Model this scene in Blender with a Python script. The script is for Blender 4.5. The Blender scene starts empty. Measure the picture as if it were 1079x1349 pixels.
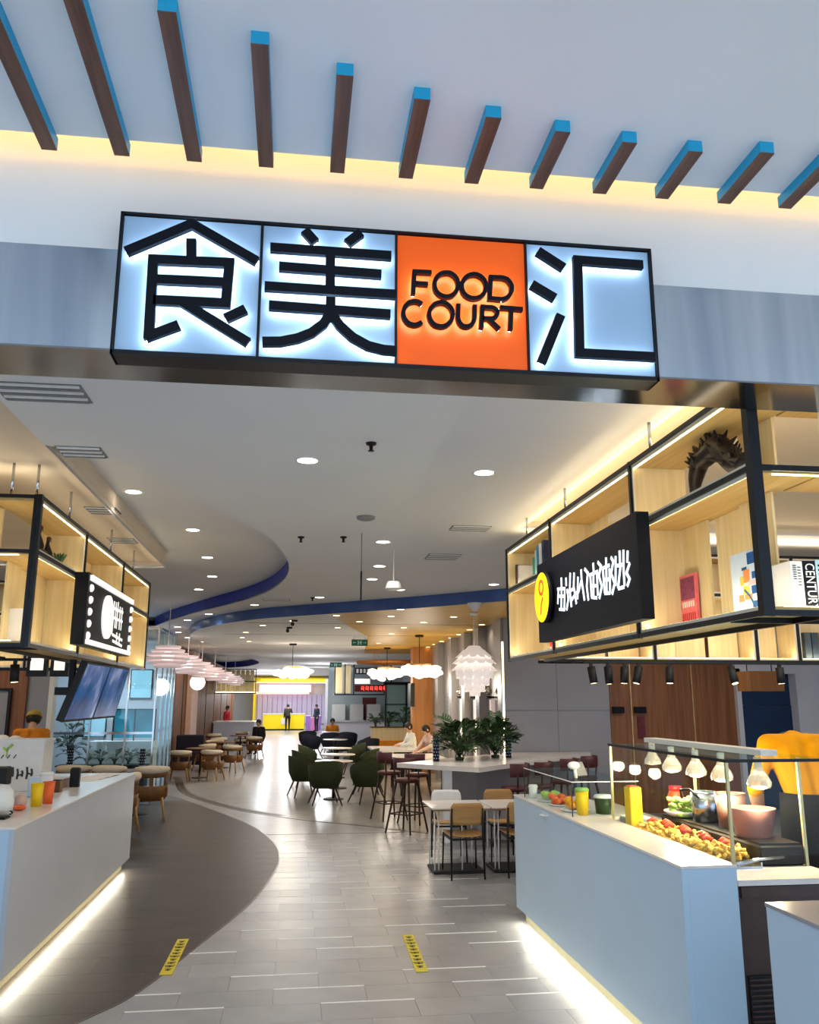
import bpy, bmesh, math, random
import numpy as np
from mathutils import Vector, Matrix, Euler
random.seed(7)
S = 1.1176            # one layout unit in metres
sc = bpy.context.scene
COL = sc.collection
PI = math.pi

# ------------------------------------------------------------------ camera
cam = bpy.data.cameras.new('camera')
cam_o = bpy.data.objects.new('camera', cam)
COL.objects.link(cam_o)
cam.sensor_fit = 'HORIZONTAL'
cam.sensor_width = 36.0
cam.lens = 1120.0 / 1079.0 * 36.0
cam.clip_start = 0.05
cam.clip_end = 300
PITCH = math.atan(248 / 1120.0)
YAW = math.atan(152 / math.hypot(1120, 248))
cam_o.location = (0, 0, 1.7 * S)
cam_o.rotation_euler = (PI / 2 + PITCH, 0, -YAW)
sc.camera = cam_o

# ------------------------------------------------------------------ world, exposure
def lin(c):
    return tuple((v / 255 / 12.92) if v / 255 <= 0.04045 else ((v / 255 + 0.055) / 1.055) ** 2.4 for v in c)

w = bpy.data.worlds.new('world')
sc.world = w
w.use_nodes = True
w.node_tree.nodes['Background'].inputs[0].default_value = (0.62, 0.80, 1.0, 1)
w.node_tree.nodes['Background'].inputs[1].default_value = 1.6
sc.view_settings.view_transform = 'Standard'
sc.view_settings.look = 'None'
sc.view_settings.exposure = 0.2
sc.view_settings.gamma = 1.0
sc.view_settings.use_curve_mapping = False
sc.cycles.max_bounces = 8
sc.cycles.diffuse_bounces = 4
sc.cycles.glossy_bounces = 4
sc.cycles.transmission_bounces = 6
sc.cycles.transparent_max_bounces = 12
sc.cycles.sample_clamp_indirect = 4.0
sc.cycles.sample_clamp_direct = 0.0
sc.cycles.use_denoising = True

def light(name, kind, loc, energy, color=(1, 1, 1), size=0.1, size_y=None, rot=(0, 0, 0), spot=120, blend=0.6):
    l = bpy.data.lights.new(name, kind)
    l.energy = energy
    l.color = color
    if kind == 'AREA':
        l.size = size * S
        if size_y is not None:
            l.shape = 'RECTANGLE'
            l.size_y = size_y * S
    elif kind == 'SPOT':
        l.spot_size = math.radians(spot)
        l.spot_blend = blend
        l.shadow_soft_size = size * S
    else:
        l.shadow_soft_size = size * S
    o = bpy.data.objects.new(name, l)
    o.location = Vector(loc) * S
    o.rotation_euler = rot
    COL.objects.link(o)
    return o

WARM = (1.0, 0.80, 0.55)
NEUT = (1.0, 0.93, 0.84)
COOL = (0.80, 0.90, 1.0)
# unseen fill added behind the camera, for highlights on the steel beam
light('concourse_fill', 'AREA', (0.4, -2.0, 3.5), 120, (0.72, 0.86, 1.0), 5.0, 2.0)
# the dining hall: added area fills without fixtures, standing in for deeper lighting
for (x, y, e, sx, c) in ((0.6, 19.5, 55, 3.0, (1, .95, .88)), (0.0, 27.0, 45, 4.0, (1, .97, .93)), (0.0, 36.0, 80, 5.0, (.94, .97, 1)),
                         (0.0, 44.0, 190, 6.0, (.90, .95, 1.0)), (0.0, 50.5, 170, 4.0, (.95, .97, 1.0)), (-3.0, 24.0, 30, 1.0, WARM)):
    light('hall_fill_area', 'AREA', (x, y, 2.93), e, c, sx, sx)
for (x, y, e) in ((.6, 25.5, 42), (1.1, 31, 70), (1.0, 38, 110), (-1.5, 44, 150), (-.3, 49, 120)):  # added point fills with no fixture, to lift the far ceiling
    light('hall_fill_point', 'POINT', (x, y, 2.25), e, (.95, .97, 1), .35)

# ------------------------------------------------------------------ materials
MATS = {}
def mat(name, rgb, rough=0.5, metal=0.0, noise=None, emit=None, estr=0.0, alpha=None, trans=0.0, wood=None, bump=None, spec=0.5, ior=1.45, coat=0.0):
    if name in MATS:
        return MATS[name]
    m = bpy.data.materials.new(name)
    m.use_nodes = True
    nt = m.node_tree
    b = nt.nodes['Principled BSDF']
    c = lin(rgb) + (1,)
    b.inputs['Base Color'].default_value = c
    b.inputs['Roughness'].default_value = rough
    b.inputs['Metallic'].default_value = metal
    b.inputs['Specular IOR Level'].default_value = spec
    b.inputs['IOR'].default_value = ior
    b.inputs['Coat Weight'].default_value = coat
    if trans:
        b.inputs['Transmission Weight'].default_value = trans
    if emit:
        b.inputs['Emission Color'].default_value = lin(emit) + (1,)
        b.inputs['Emission Strength'].default_value = estr
    tc = None
    if noise or wood or bump:
        tc = nt.nodes.new('ShaderNodeTexCoord')
        mp = nt.nodes.new('ShaderNodeMapping')
        nt.links.new(tc.outputs['Object'], mp.inputs['Vector'])
        nz = nt.nodes.new('ShaderNodeTexNoise')
        nt.links.new(mp.outputs['Vector'], nz.inputs['Vector'])
        if wood:                       # (second colour, axis of the grain, scale)
            rgb2, axis, scale = wood
            sv = [scale * 14] * 3
            sv['xyz'.index(axis)] = scale * 0.7
            mp.inputs['Scale'].default_value = sv
            nz.inputs['Scale'].default_value = 1.0
            nz.inputs['Detail'].default_value = 5
            nz.inputs['Distortion'].default_value = 0.6
        else:
            rgb2, scale = (noise[0], noise[1]) if noise else (rgb, bump[1])
            nz.inputs['Scale'].default_value = scale
            nz.inputs['Detail'].default_value = 4
        if noise or wood:
            rp = nt.nodes.new('ShaderNodeValToRGB')
            rp.color_ramp.elements[0].position = 0.35
            rp.color_ramp.elements[1].position = 0.65
            rp.color_ramp.elements[0].color = c
            rp.color_ramp.elements[1].color = lin(rgb2) + (1,)
            nt.links.new(nz.outputs['Fac'], rp.inputs['Fac'])
            nt.links.new(rp.outputs['Color'], b.inputs['Base Color'])
        if bump:
            bp = nt.nodes.new('ShaderNodeBump')
            bp.inputs['Strength'].default_value = bump[0]
            bp.inputs['Distance'].default_value = 0.01
            nt.links.new(nz.outputs['Fac'], bp.inputs['Height'])
            nt.links.new(bp.outputs['Normal'], b.inputs['Normal'])
    MATS[name] = m
    return m

def glassmat(name, tint=(0.93, 0.97, 0.96), refl=0.06):
    m = bpy.data.materials.new(name)
    m.use_nodes = True
    nt = m.node_tree
    nt.nodes.clear()
    out = nt.nodes.new('ShaderNodeOutputMaterial')
    tr = nt.nodes.new('ShaderNodeBsdfTransparent')
    tr.inputs[0].default_value = tint + (1,)
    gl = nt.nodes.new('ShaderNodeBsdfGlossy')
    gl.inputs['Roughness'].default_value = 0.03
    fr = nt.nodes.new('ShaderNodeLayerWeight')
    pw = nt.nodes.new('ShaderNodeMath')
    pw.operation = 'POWER'
    pw.inputs[1].default_value = 4.0
    ad = nt.nodes.new('ShaderNodeMath')
    ad.operation = 'MULTIPLY_ADD'
    ad.inputs[1].default_value = 0.14
    ad.inputs[2].default_value = refl
    mx = nt.nodes.new('ShaderNodeMixShader')
    nt.links.new(fr.outputs['Facing'], pw.inputs[0])
    nt.links.new(pw.outputs[0], ad.inputs[0])
    nt.links.new(ad.outputs[0], mx.inputs[0])
    nt.links.new(tr.outputs[0], mx.inputs[1])
    nt.links.new(gl.outputs[0], mx.inputs[2])
    nt.links.new(mx.outputs[0], out.inputs[0])
    MATS[name] = m
    return m

def emis(name, rgb, s):
    return mat(name, rgb, 0.6, emit=rgb, estr=s)

M = dict(
    ceil_white=mat('ceiling_white', (232, 232, 232), 0.85, noise=((228, 228, 228), 1.5)),
    ceil_hall=mat('ceiling_hall', (230, 231, 232), 0.8, noise=((226, 227, 229), 1.0)),
    ceil_warm_glow=mat('ceiling_warm_glow', (236, 220, 196), 0.85, noise=((232, 215, 190), 1.2)),  # warm glow of the shelf lights put into the ceiling colour
    ceil_gold=mat('ceiling_gold', (222, 176, 74), 0.45, noise=((212, 166, 64), 1.4)),
    wall_white=mat('wall_white', (236, 236, 234), 0.8, noise=((232, 232, 230), 2.0)),
    blue_paint=mat('blue_paint', (24, 160, 200), 0.5, noise=((20, 152, 192), 6)),
    riser_blue=mat('riser_blue', (28, 62, 190), 0.4, noise=((22, 50, 175), 3)),
    riser_grey=mat('riser_grey', (80, 110, 170), 0.35, noise=((66, 96, 160), 3)),
    beam_wood=mat('beam_wood', (92, 60, 44), 0.55, wood=((122, 84, 66), 'y', 2.0)),
    steel=mat('brushed_steel', (214, 224, 232), 0.24, 1.0, wood=((176, 188, 204), 'z', 0.35)),
    steel_dark=mat('polished_steel', (150, 152, 155), 0.14, 1.0, bump=(0.01, 40)),
    chrome=mat('chrome', (205, 208, 212), 0.15, 1.0, bump=(0.005, 50)),
    black=mat('black_steel', (18, 20, 24), 0.4, 0.3, noise=((22, 24, 28), 20)),
    blackm=mat('black_matte', (14, 15, 18), 0.6, noise=((18, 19, 22), 15)),
    maple=mat('maple_veneer', (226, 206, 160), 0.5, wood=((214, 190, 138), 'z', 1.6)),
    maple_y=mat('maple_veneer_long', (214, 182, 116), 0.5, wood=((200, 164, 98), 'y', 1.6)),
    maple_edge=mat('maple_edge', (236, 228, 205), 0.5, noise=((230, 220, 195), 5)),
    walnut=mat('walnut_panel', (150, 96, 58), 0.42, wood=((122, 74, 42), 'z', 1.1)),
    walnut2=mat('walnut_panel_dark', (116, 70, 24), 0.55, wood=((94, 54, 16), 'z', 1.1), spec=0.15),
    orange_panel=mat('orange_panel', (172, 106, 36), 0.45, wood=((154, 92, 28), 'z', 1.0)),
    quartz=mat('white_quartz', (232, 226, 220), 0.22, noise=((226, 219, 213), 18)),
    solid_white=mat('counter_front', (190, 195, 203), 0.2, noise=((187, 192, 200), 1.5)), solid_bluelit=mat('counter_front_bluelit', (186, 210, 230), 0.2, noise=((183, 207, 227), 1.5)),  # second copy of the counter front has bluish mall light painted in
    brown_cab=mat('brown_cabinet', (74, 56, 52), 0.4, noise=((68, 51, 48), 12)),
    grey_wall=mat('grey_panel', (152, 150, 154), 0.3, noise=((145, 143, 147), 1.2)),
    tile_a=mat('floor_tile_grey', (152, 152, 153), 0.26, noise=((143, 143, 145), 3.5)),
    tile_b=mat('floor_tile_grey_pale', (156, 156, 157), 0.26, noise=((147, 147, 149), 3.0)),
    tile_c=mat('floor_tile_grey_deep', (149, 149, 150), 0.28, noise=((140, 140, 142), 4.0)),
    dark_a=mat('dark_tile', (66, 58, 52), 0.42, noise=((58, 51, 46), 4), spec=0.3),
    dark_b=mat('dark_tile_warm', (70, 62, 54), 0.42, noise=((62, 54, 47), 4), spec=0.3),
    warm_a=mat('warm_tile', (160, 156, 150), 0.24, noise=((152, 148, 142), 3)),
    grout=mat('grout', (116, 114, 112), 0.8, noise=((110, 108, 106), 12)),
    inlay=mat('white_inlay', (226, 226, 224), 0.35, noise=((220, 220, 218), 9)),
    trim_dark=mat('curve_trim', (96, 84, 74), 0.3, 0.4, noise=((88, 77, 68), 9)),
    tape=mat('yellow_tape', (206, 186, 20), 0.5, noise=((196, 176, 16), 20)),
    ink=mat('black_ink', (34, 30, 14), 0.6, noise=((40, 35, 16), 20)),
    sign_blue=mat('sign_pale_blue', (166, 194, 218), 0.45, noise=((162, 190, 215), 4)),
    sign_orange=mat('sign_orange', (250, 96, 12), 0.45, emit=(250, 92, 8), estr=0.22),
    letter=mat('letter_black', (8, 11, 20), 0.55, noise=((10, 14, 24), 12), spec=0.25),
    halo=emis('halo_led', (228, 240, 255), 11.0),
    led_warm=emis('led_strip_warm', (255, 238, 190), 9.0),
    led_cove=emis('led_cove', (255, 206, 128), 9.0),
    down=emis('downlight_glow', (255, 244, 226), 9.0),
    down_w=emis('downlight_glow_warm', (255, 224, 170), 8.0),
    trim_w=mat('white_trim', (238, 238, 236), 0.5, noise=((232, 232, 230), 15)),
    grille=mat('grille_grey', (140, 140, 140), 0.6, noise=((132, 132, 132), 15)),
    grille_d=mat('grille_slot', (70, 70, 70), 0.7, noise=((64, 64, 64), 15)),
    white_pl=mat('white_plastic', (236, 236, 234), 0.4, noise=((230, 230, 228), 12)),
    paper=mat('paper_white', (236, 233, 228), 0.7, noise=((230, 227, 222), 12)),
    neon=emis('neon_white', (236, 248, 255), 1.1),
    neon_y=mat('disc_yellow', (250, 222, 20), 0.5, emit=(250, 214, 10), estr=0.65),
    red=mat('red_paint', (190, 30, 30), 0.45, noise=((178, 26, 26), 10)),
    oakseat=mat('chair_oak', (184, 142, 88), 0.5, wood=((166, 124, 72), 'x', 1.5)),
    oakdark=mat('chair_walnut', (118, 78, 36), 0.5, wood=((98, 62, 26), 'z', 1.5)),
    cream_fab=mat('cream_fabric', (222, 208, 184), 0.9, noise=((212, 197, 172), 30)),
    green_fab=mat('green_velvet', (46, 55, 24), 0.85, noise=((38, 47, 19), 20)),
    navy_fab=mat('navy_fabric', (30, 32, 46), 0.85, noise=((24, 26, 40), 20)),
    red_fab=mat('oxblood_leather', (78, 24, 30), 0.5, noise=((66, 18, 24), 14)),
    stool_wood=mat('stool_wood', (62, 38, 28), 0.5, wood=((50, 30, 22), 'z', 1.5)),
    leaf=mat('leaf_green', (34, 66, 30), 0.4, noise=((46, 86, 36), 7)),
    leaf2=mat('leaf_green_deep', (24, 50, 26), 0.4, noise=((34, 64, 30), 7)),
    skin=mat('skin', (206, 160, 130), 0.55, noise=((200, 152, 122), 10)),
    hair=mat('hair_black', (24, 20, 18), 0.6, noise=((32, 26, 22), 30)),
    shirt_y=mat('shirt_yellow', (212, 146, 0), 0.85, noise=((202, 136, 0), 9), spec=0.2),
    shirt_o=mat('shirt_orange', (222, 134, 20), 0.8, noise=((208, 120, 14), 9)),
    cloth_blk=mat('cloth_black', (16, 17, 20), 0.85, noise=((20, 21, 25), 14)),
    cloth_wht=mat('cloth_white', (222, 220, 214), 0.85, noise=((212, 210, 204), 10)),
    cloth_pink=mat('cloth_pale_pink', (214, 184, 170), 0.85, noise=((204, 172, 158), 10)),
    cloth_red=mat('cloth_red', (176, 22, 34), 0.85, noise=((160, 16, 28), 10)),
    cloth_olive=mat('cloth_olive', (58, 56, 44), 0.85, noise=((48, 46, 36), 10)),
    cloth_nvy=mat('cloth_navy', (30, 34, 56), 0.85, noise=((24, 28, 48), 10)),
    yellow_panel=mat('yellow_panel', (240, 206, 6), 0.45, emit=(240, 206, 6), estr=0.12),
    teal=mat('teal_print', (30, 110, 134), 0.4, noise=((20, 84, 108), 2.5)),
    bronze=mat('bronze_dark', (34, 28, 26), 0.45, 0.6, noise=((48, 40, 36), 24)),
    cup_y=mat('cup_yellow', (248, 206, 16), 0.45, noise=((240, 196, 10), 10)),
    cup_o=mat('cup_orange', (242, 110, 50), 0.45, noise=((235, 100, 42), 10)),
    mango=mat('mango', (250, 176, 14), 0.5, noise=((244, 158, 8), 16), bump=(0.3, 30)),
    fries=mat('fried_food', (246, 204, 96), 0.6, noise=((236, 178, 62), 30), bump=(0.5, 40)),
    tomato=mat('sausage_red', (206, 78, 44), 0.5, noise=((190, 62, 34), 20)),
    lettuce=mat('lettuce', (176, 206, 110), 0.6, noise=((150, 190, 84), 12)),
    meat=mat('pink_tub', (208, 150, 138), 0.35, noise=((196, 134, 122), 8)),
    navy_door=mat('navy_panel', (12, 52, 92), 0.4, noise=((8, 44, 80), 2)),
    brass=mat('brass', (224, 200, 150), 0.35, 0.7, noise=((214, 168, 100), 12)),
    light_wall=mat('light_wall', (214, 216, 226), 0.5, noise=((206, 208, 219), 2)),
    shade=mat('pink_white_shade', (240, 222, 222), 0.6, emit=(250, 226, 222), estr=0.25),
    shade_w=mat('white_shade', (240, 234, 230), 0.6, emit=(255, 240, 232), estr=0.30),
    crystal=emis('crystal_glow', (255, 244, 226), 1.0),
    globe=emis('globe_glow', (255, 238, 224), 1.6),
    exit_g=mat('exit_green', (8, 66, 44), 0.5, emit=(10, 90, 60), estr=0.25),
    led_red=emis('led_red', (255, 60, 50), 2.2),
    led_white=emis('led_white', (240, 236, 230), 0.75),
)
GL = glassmat('clear_glass', (0.96, 0.98, 0.97), 0.012)
GL2 = glassmat('front_glass', (0.84, 0.95, 0.97), 0.06)
TV = None

# ------------------------------------------------------------------ mesh helpers
LOC = {}
class MB:
    def __init__(s):
        s.v = []; s.f = []; s.mi = []; s.sm = []; s.cur = 0; s.smooth = False
    def add(s, vs, fs, smooth=None):
        o = len(s.v)
        s.v += [tuple(p) for p in vs]
        for f in fs:
            s.f.append([i + o for i in f]); s.mi.append(s.cur); s.sm.append(s.smooth if smooth is None else smooth)
        return s
    def box(s, x0, x1, y0, y1, z0, z1, mtx=None, ch=0.0):
        if x0 > x1: x0, x1 = x1, x0
        if y0 > y1: y0, y1 = y1, y0
        if z0 > z1: z0, z1 = z1, z0
        if ch > 0:   # box with chamfered edges, built as the hull of three boxes
            vs = []
            for (a, b, c) in ((ch, ch, 0), (ch, 0, ch), (0, ch, ch)):
                for X in (x0 + a, x1 - a):
                    for Y in (y0 + b, y1 - b):
                        for Z in (z0 + c, z1 - c):
                            vs.append(Vector((X, Y, Z)))
            bm = bmesh.new()
            for p in vs: bm.verts.new(p)
            bmesh.ops.convex_hull(bm, input=bm.verts)
            bmesh.ops.dissolve_limit(bm, angle_limit=0.02, verts=bm.verts, edges=bm.edges)
            bm.verts.index_update()
            V = [v.co.copy() for v in bm.verts]; Fs = [[v.index for v in f.verts] for f in bm.faces]
            bm.free()
        else:
            V = [Vector((X, Y, Z)) for Z in (z0, z1) for Y in (y0, y1) for X in (x0, x1)]
            Fs = [(0, 2, 3, 1), (4, 5, 7, 6), (0, 1, 5, 4), (2, 6, 7, 3), (0, 4, 6, 2), (1, 3, 7, 5)]
        if mtx is not None: V = [mtx @ p for p in V]
        return s.add(V, Fs, False)
    def cyl(s, p0, p1, r0, r1=None, n=12, cap=True, smooth=True):
        r1 = r0 if r1 is None else r1
        p0 = Vector(p0); p1 = Vector(p1); d = (p1 - p0).normalized()
        a = d.orthogonal().normalized(); b = d.cross(a)
        vs = []
        for p, r in ((p0, r0), (p1, r1)):
            for i in range(n):
                t = 2 * PI * i / n
                vs.append(p + (a * math.cos(t) + b * math.sin(t)) * r)
        s.add(vs, [(i, (i + 1) % n, n + (i + 1) % n, n + i) for i in range(n)], smooth)
        if cap:
            o = len(s.v) - 2 * n
            s.f.append([o + i for i in range(n)][::-1]); s.mi.append(s.cur); s.sm.append(False)
            s.f.append([o + n + i for i in range(n)]); s.mi.append(s.cur); s.sm.append(False)
        return s
    def lathe(s, prof, c=(0, 0, 0), n=20, smooth=True, a0=0.0, a1=2 * PI, axis='z'):
        full = abs(a1 - a0 - 2 * PI) < 1e-6
        k = n if full else n + 1
        vs = []
        for r, z in prof:
            for i in range(k):
                t = a0 + (a1 - a0) * i / n
                q = (r * math.cos(t), r * math.sin(t), z)
                if axis == 'x': q = (q[2], q[0], q[1])
                if axis == 'y': q = (q[0], q[2], q[1])
                vs.append((c[0] + q[0], c[1] + q[1], c[2] + q[2]))
        fs = []
        for j in range(len(prof) - 1):
            for i in range(n):
                i2 = (i + 1) % k if full else i + 1
                fs.append((j * k + i, j * k + i2, (j + 1) * k + i2, (j + 1) * k + i))
        return s.add(vs, fs, smooth)
    def ball(s, c, r, n=12, m=8, smooth=True):
        rx, ry, rz = (r, r, r) if not hasattr(r, '__len__') else r
        pr = [(math.cos(-PI / 2 + PI * j / m), math.sin(-PI / 2 + PI * j / m)) for j in range(m + 1)]
        vs = []
        for cr, z in pr:
            for i in range(n):
                t = 2 * PI * i / n
                vs.append((c[0] + rx * cr * math.cos(t), c[1] + ry * cr * math.sin(t), c[2] + rz * z))
        return s.add(vs, [(j * n + i, j * n + (i + 1) % n, (j + 1) * n + (i + 1) % n, (j + 1) * n + i) for j in range(m) for i in range(n)], smooth)
    def tube(s, pts, r, n=8, closed=False, smooth=True, flat=None):
        pts = [Vector(p) for p in pts]
        rs = list(r) if hasattr(r, '__len__') else [r] * len(pts)
        N = len(pts); rings = []
        prev = None
        for i, p in enumerate(pts):
            if closed: d = pts[(i + 1) % N] - pts[i - 1]
            else: d = pts[min(i + 1, N - 1)] - pts[max(i - 1, 0)]
            d.normalize()
            if prev is None: a = d.orthogonal().normalized()
            else: a = (prev - d * prev.dot(d)).normalized()
            prev = a; b = d.cross(a)
            rings.append([p + (a * math.cos(2 * PI * k / n) + b * math.sin(2 * PI * k / n)) * rs[i] for k in range(n)])
        o = len(s.v)
        vs = [q for R in rings for q in R]
        fs = []
        for i in range(N if closed else N - 1):
            j = (i + 1) % N
            for k in range(n):
                fs.append((i * n + k, i * n + (k + 1) % n, j * n + (k + 1) % n, j * n + k))
        s.add(vs, fs, smooth)
        if not closed:
            s.f.append([o + k for k in range(n)][::-1]); s.mi.append(s.cur); s.sm.append(False)
            s.f.append([o + (N - 1) * n + k for k in range(n)]); s.mi.append(s.cur); s.sm.append(False)
        return s
    def prism(s, poly, ax, v0, v1):
        """extrude a simple polygon given in the two axes other than ax from v0 to v1 (ngon caps)"""
        def P(a, b, v):
            return {'x': (v, a, b), 'y': (a, v, b), 'z': (a, b, v)}[ax]
        n = len(poly)
        vs = [P(a, b, v0) for a, b in poly] + [P(a, b, v1) for a, b in poly]
        return s.add(vs, [list(range(n)), list(range(n, 2 * n))[::-1]] + [(i, (i + 1) % n, n + (i + 1) % n, n + i) for i in range(n)], False)
    def stroke(s, pts, wd, ax, v0, v1, closed=False, caps=0.0):
        """a polyline of constant width in a plane, extruded, one quad prism per segment with mitred joins"""
        pts = [Vector(p) for p in pts]
        if closed: pts = pts[:-1]
        N = len(pts); L = []; R = []
        for i in range(N):
            if closed: d0 = pts[i] - pts[i - 1]; d1 = pts[(i + 1) % N] - pts[i]
            else:
                d0 = pts[i] - pts[max(i - 1, 0)]; d1 = pts[min(i + 1, N - 1)] - pts[i]
                if i == 0: d0 = d1
                if i == N - 1: d1 = d0
            d0 = d0.normalized(); d1 = d1.normalized()
            n0 = Vector((-d0.y, d0.x)); n1 = Vector((-d1.y, d1.x))
            m = (n0 + n1); m = m.normalized() if m.length > 1e-4 else n0
            k = min(1 / max(m.dot(n0), 0.3), 2.2)
            L.append(pts[i] + m * (wd / 2 * k)); R.append(pts[i] - m * (wd / 2 * k))
        for i in range(N if closed else N - 1):
            j = (i + 1) % N
            s.prism([tuple(L[i]), tuple(R[i]), tuple(R[j]), tuple(L[j])], ax, v0, v1)
        return s
    def build(s, name, m, parent=None, local=False, bevel=0.0, recalc=True):
        me = bpy.data.meshes.new(name)
        off = Vector((0, 0, 0))
        if parent is not None and not local:
            off = Vector(LOC[parent.name])
        me.from_pydata([(Vector(v) - off) * S for v in s.v], [], s.f)
        ms = m if isinstance(m, (list, tuple)) else [m]
        for q in ms: me.materials.append(q)
        if len(ms) > 1: me.polygons.foreach_set('material_index', s.mi)
        me.polygons.foreach_set('use_smooth', s.sm)
        if recalc:
            bm = bmesh.new(); bm.from_mesh(me); bmesh.ops.recalc_face_normals(bm, faces=bm.faces); bm.to_mesh(me); bm.free()
        me.update()
        o = bpy.data.objects.new(name, me)
        COL.objects.link(o)
        if parent is not None:
            o.parent = parent
            LOC[o.name] = LOC[parent.name]
        else:
            LOC[o.name] = (0, 0, 0)
        if bevel:
            bv = o.modifiers.new('bevel', 'BEVEL'); bv.width = bevel * S; bv.segments = 2; bv.limit_method = 'ANGLE'
        return o

def tag(o, label=None, cat=None, group=None, kind=None):
    if label: o['label'] = label
    if cat: o['category'] = cat
    if group: o['group'] = group
    if kind: o['kind'] = kind
    return o
def thing(name, label, cat, loc=(0, 0, 0), rot=0.0, group=None):
    o = bpy.data.objects.new(name, None)
    o.empty_display_size = 0.1
    COL.objects.link(o)
    o.location = Vector(loc) * S
    o.rotation_euler = (0, 0, rot)
    LOC[o.name] = tuple(loc)
    return tag(o, label, cat, group)
def struct(o, label=None):
    o['kind'] = 'structure'
    if label: o['label'] = label
    return o
def move(o, loc, rot=0.0, scale=None):
    o.location = Vector(loc) * S
    o.rotation_euler = (0, 0, rot)
    if scale: o.scale = (scale,) * 3
    return o
def dup(root, loc, rot=0.0, label=None, group=None, scale=None):
    r = root.copy(); COL.objects.link(r)
    move(r, loc, rot, scale)
    LOC[r.name] = tuple(loc)
    if label: r['label'] = label
    if group: r['group'] = group
    for ch in list(root.children):
        c = ch.copy(); COL.objects.link(c); c.parent = r
        for g in list(ch.children):
            d = g.copy(); COL.objects.link(d); d.parent = c
    return r
def flat(name, polys, z, th, m, parent=None):
    """a slab with curved outline and holes: a filled 2D curve turned into a mesh"""
    cu = bpy.data.curves.new(name, 'CURVE')
    cu.dimensions = '2D'; cu.fill_mode = 'BOTH'; cu.extrude = th / 2 * S
    for p in polys:
        sp = cu.splines.new('POLY'); sp.points.add(len(p) - 1)
        for i, q in enumerate(p): sp.points[i].co = (q[0] * S, q[1] * S, 0, 1)
        sp.use_cyclic_u = True
    t = bpy.data.objects.new('tmp', cu); COL.objects.link(t)
    dg = bpy.context.evaluated_depsgraph_get()
    me = bpy.data.meshes.new_from_object(t.evaluated_get(dg))
    bpy.data.objects.remove(t)
    me.transform(Matrix.Translation((0, 0, (z + th / 2) * S)))
    me.name = name
    me.materials.clear(); me.materials.append(m)
    o = bpy.data.objects.new(name, me); COL.objects.link(o)
    LOC[o.name] = (0, 0, 0)
    if parent: o.parent = parent
    return o
def smooth_path(pts, n=6):
    """Catmull-Rom through the points"""
    P = [Vector(p) for p in pts]; out = []
    for i in range(len(P) - 1):
        p0 = P[max(i - 1, 0)]; p1 = P[i]; p2 = P[i + 1]; p3 = P[min(i + 2, len(P) - 1)]
        for k in range(n):
            t = k / n
            out.append(tuple(0.5 * ((2 * p1) + (p2 - p0) * t + (2 * p0 - 5 * p1 + 4 * p2 - p3) * t * t + (3 * p1 - p0 - 3 * p2 + p3) * t ** 3)))
    out.append(tuple(P[-1]))
    return out
def clip_rect(poly, x0, x1, y0, y1):
    def cl(p, inside, cut):
        o = []
        for i in range(len(p)):
            a, b = p[i - 1], p[i]
            if inside(b):
                if not inside(a): o.append(cut(a, b))
                o.append(b)
            elif inside(a): o.append(cut(a, b))
        return o
    def cx(v): return lambda a, b: (v, a[1] + (b[1] - a[1]) * (v - a[0]) / (b[0] - a[0]))
    def cy(v): return lambda a, b: (a[0] + (b[0] - a[0]) * (v - a[1]) / (b[1] - a[1]), v)
    p = cl(poly, lambda q: q[0] >= x0, cx(x0))
    if p: p = cl(p, lambda q: q[0] <= x1, cx(x1))
    if p: p = cl(p, lambda q: q[1] >= y0, cy(y0))
    if p: p = cl(p, lambda q: q[1] <= y1, cy(y1))
    return p
def text_part(s, body, size, mtx, name, m, parent, ext=0.002):
    cu = bpy.data.curves.new(name, 'FONT'); cu.body = body; cu.size = size * S; cu.extrude = ext * S
    cu.align_x = 'CENTER'; cu.align_y = 'CENTER'; cu.resolution_u = 3
    t = bpy.data.objects.new('tmp', cu); COL.objects.link(t)
    dg = bpy.context.evaluated_depsgraph_get()
    me = bpy.data.meshes.new_from_object(t.evaluated_get(dg))
    bpy.data.objects.remove(t)
    mm = mtx.copy(); mm.translation = (mm.translation - Vector(LOC[parent.name])) * S
    me.transform(mm); me.materials.clear(); me.materials.append(m); me.name = name
    o = bpy.data.objects.new(name, me); COL.objects.link(o); o.parent = parent; LOC[o.name] = LOC[parent.name]
    return o
SIGN_CH = {'shi': [[(-0.596,3.154),(-0.388,3.272),(-0.167,3.15)],[(-0.387,3.215),(-0.383,3.143)],[(-0.503,2.847),(-0.506,3.131),(-0.258,3.137),(-0.263,2.989),(-0.497,2.986)],[(-0.494,3.06),(-0.266,3.064)],[(-0.513,2.852),(-0.495,2.861),(-0.41,2.902)],[(-0.406,2.985),(-0.184,2.853)],[(-0.261,2.934),(-0.197,2.971)]],'mei': [[(-0.01,3.278),(0.027,3.236)],[(0.184,3.283),(0.137,3.24)],[(-0.124,3.204),(0.29,3.203)],[(-0.092,3.135),(0.256,3.13)],[(-0.138,3.059),(0.307,3.058)],[(0.08,3.195),(0.082,3.053)],[(-0.121,2.99),(0.288,2.983)],[(0.084,3.032),(0.085,2.971)],[(0.085,2.976),(0.062,2.934),(0.023,2.899),(-0.023,2.877),(-0.078,2.862),(-0.138,2.858)],[(0.085,2.976),(0.117,2.93),(0.16,2.891),(0.213,2.863),(0.265,2.852),(0.308,2.851)]],'hui': [[(0.814,3.261),(0.908,3.202)],[(0.787,3.13),(0.871,3.082)],[(0.889,3.019),(0.814,2.839)],[(1.203,3.234),(0.959,3.235),(0.951,2.88),(1.226,2.881)]]}
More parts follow.
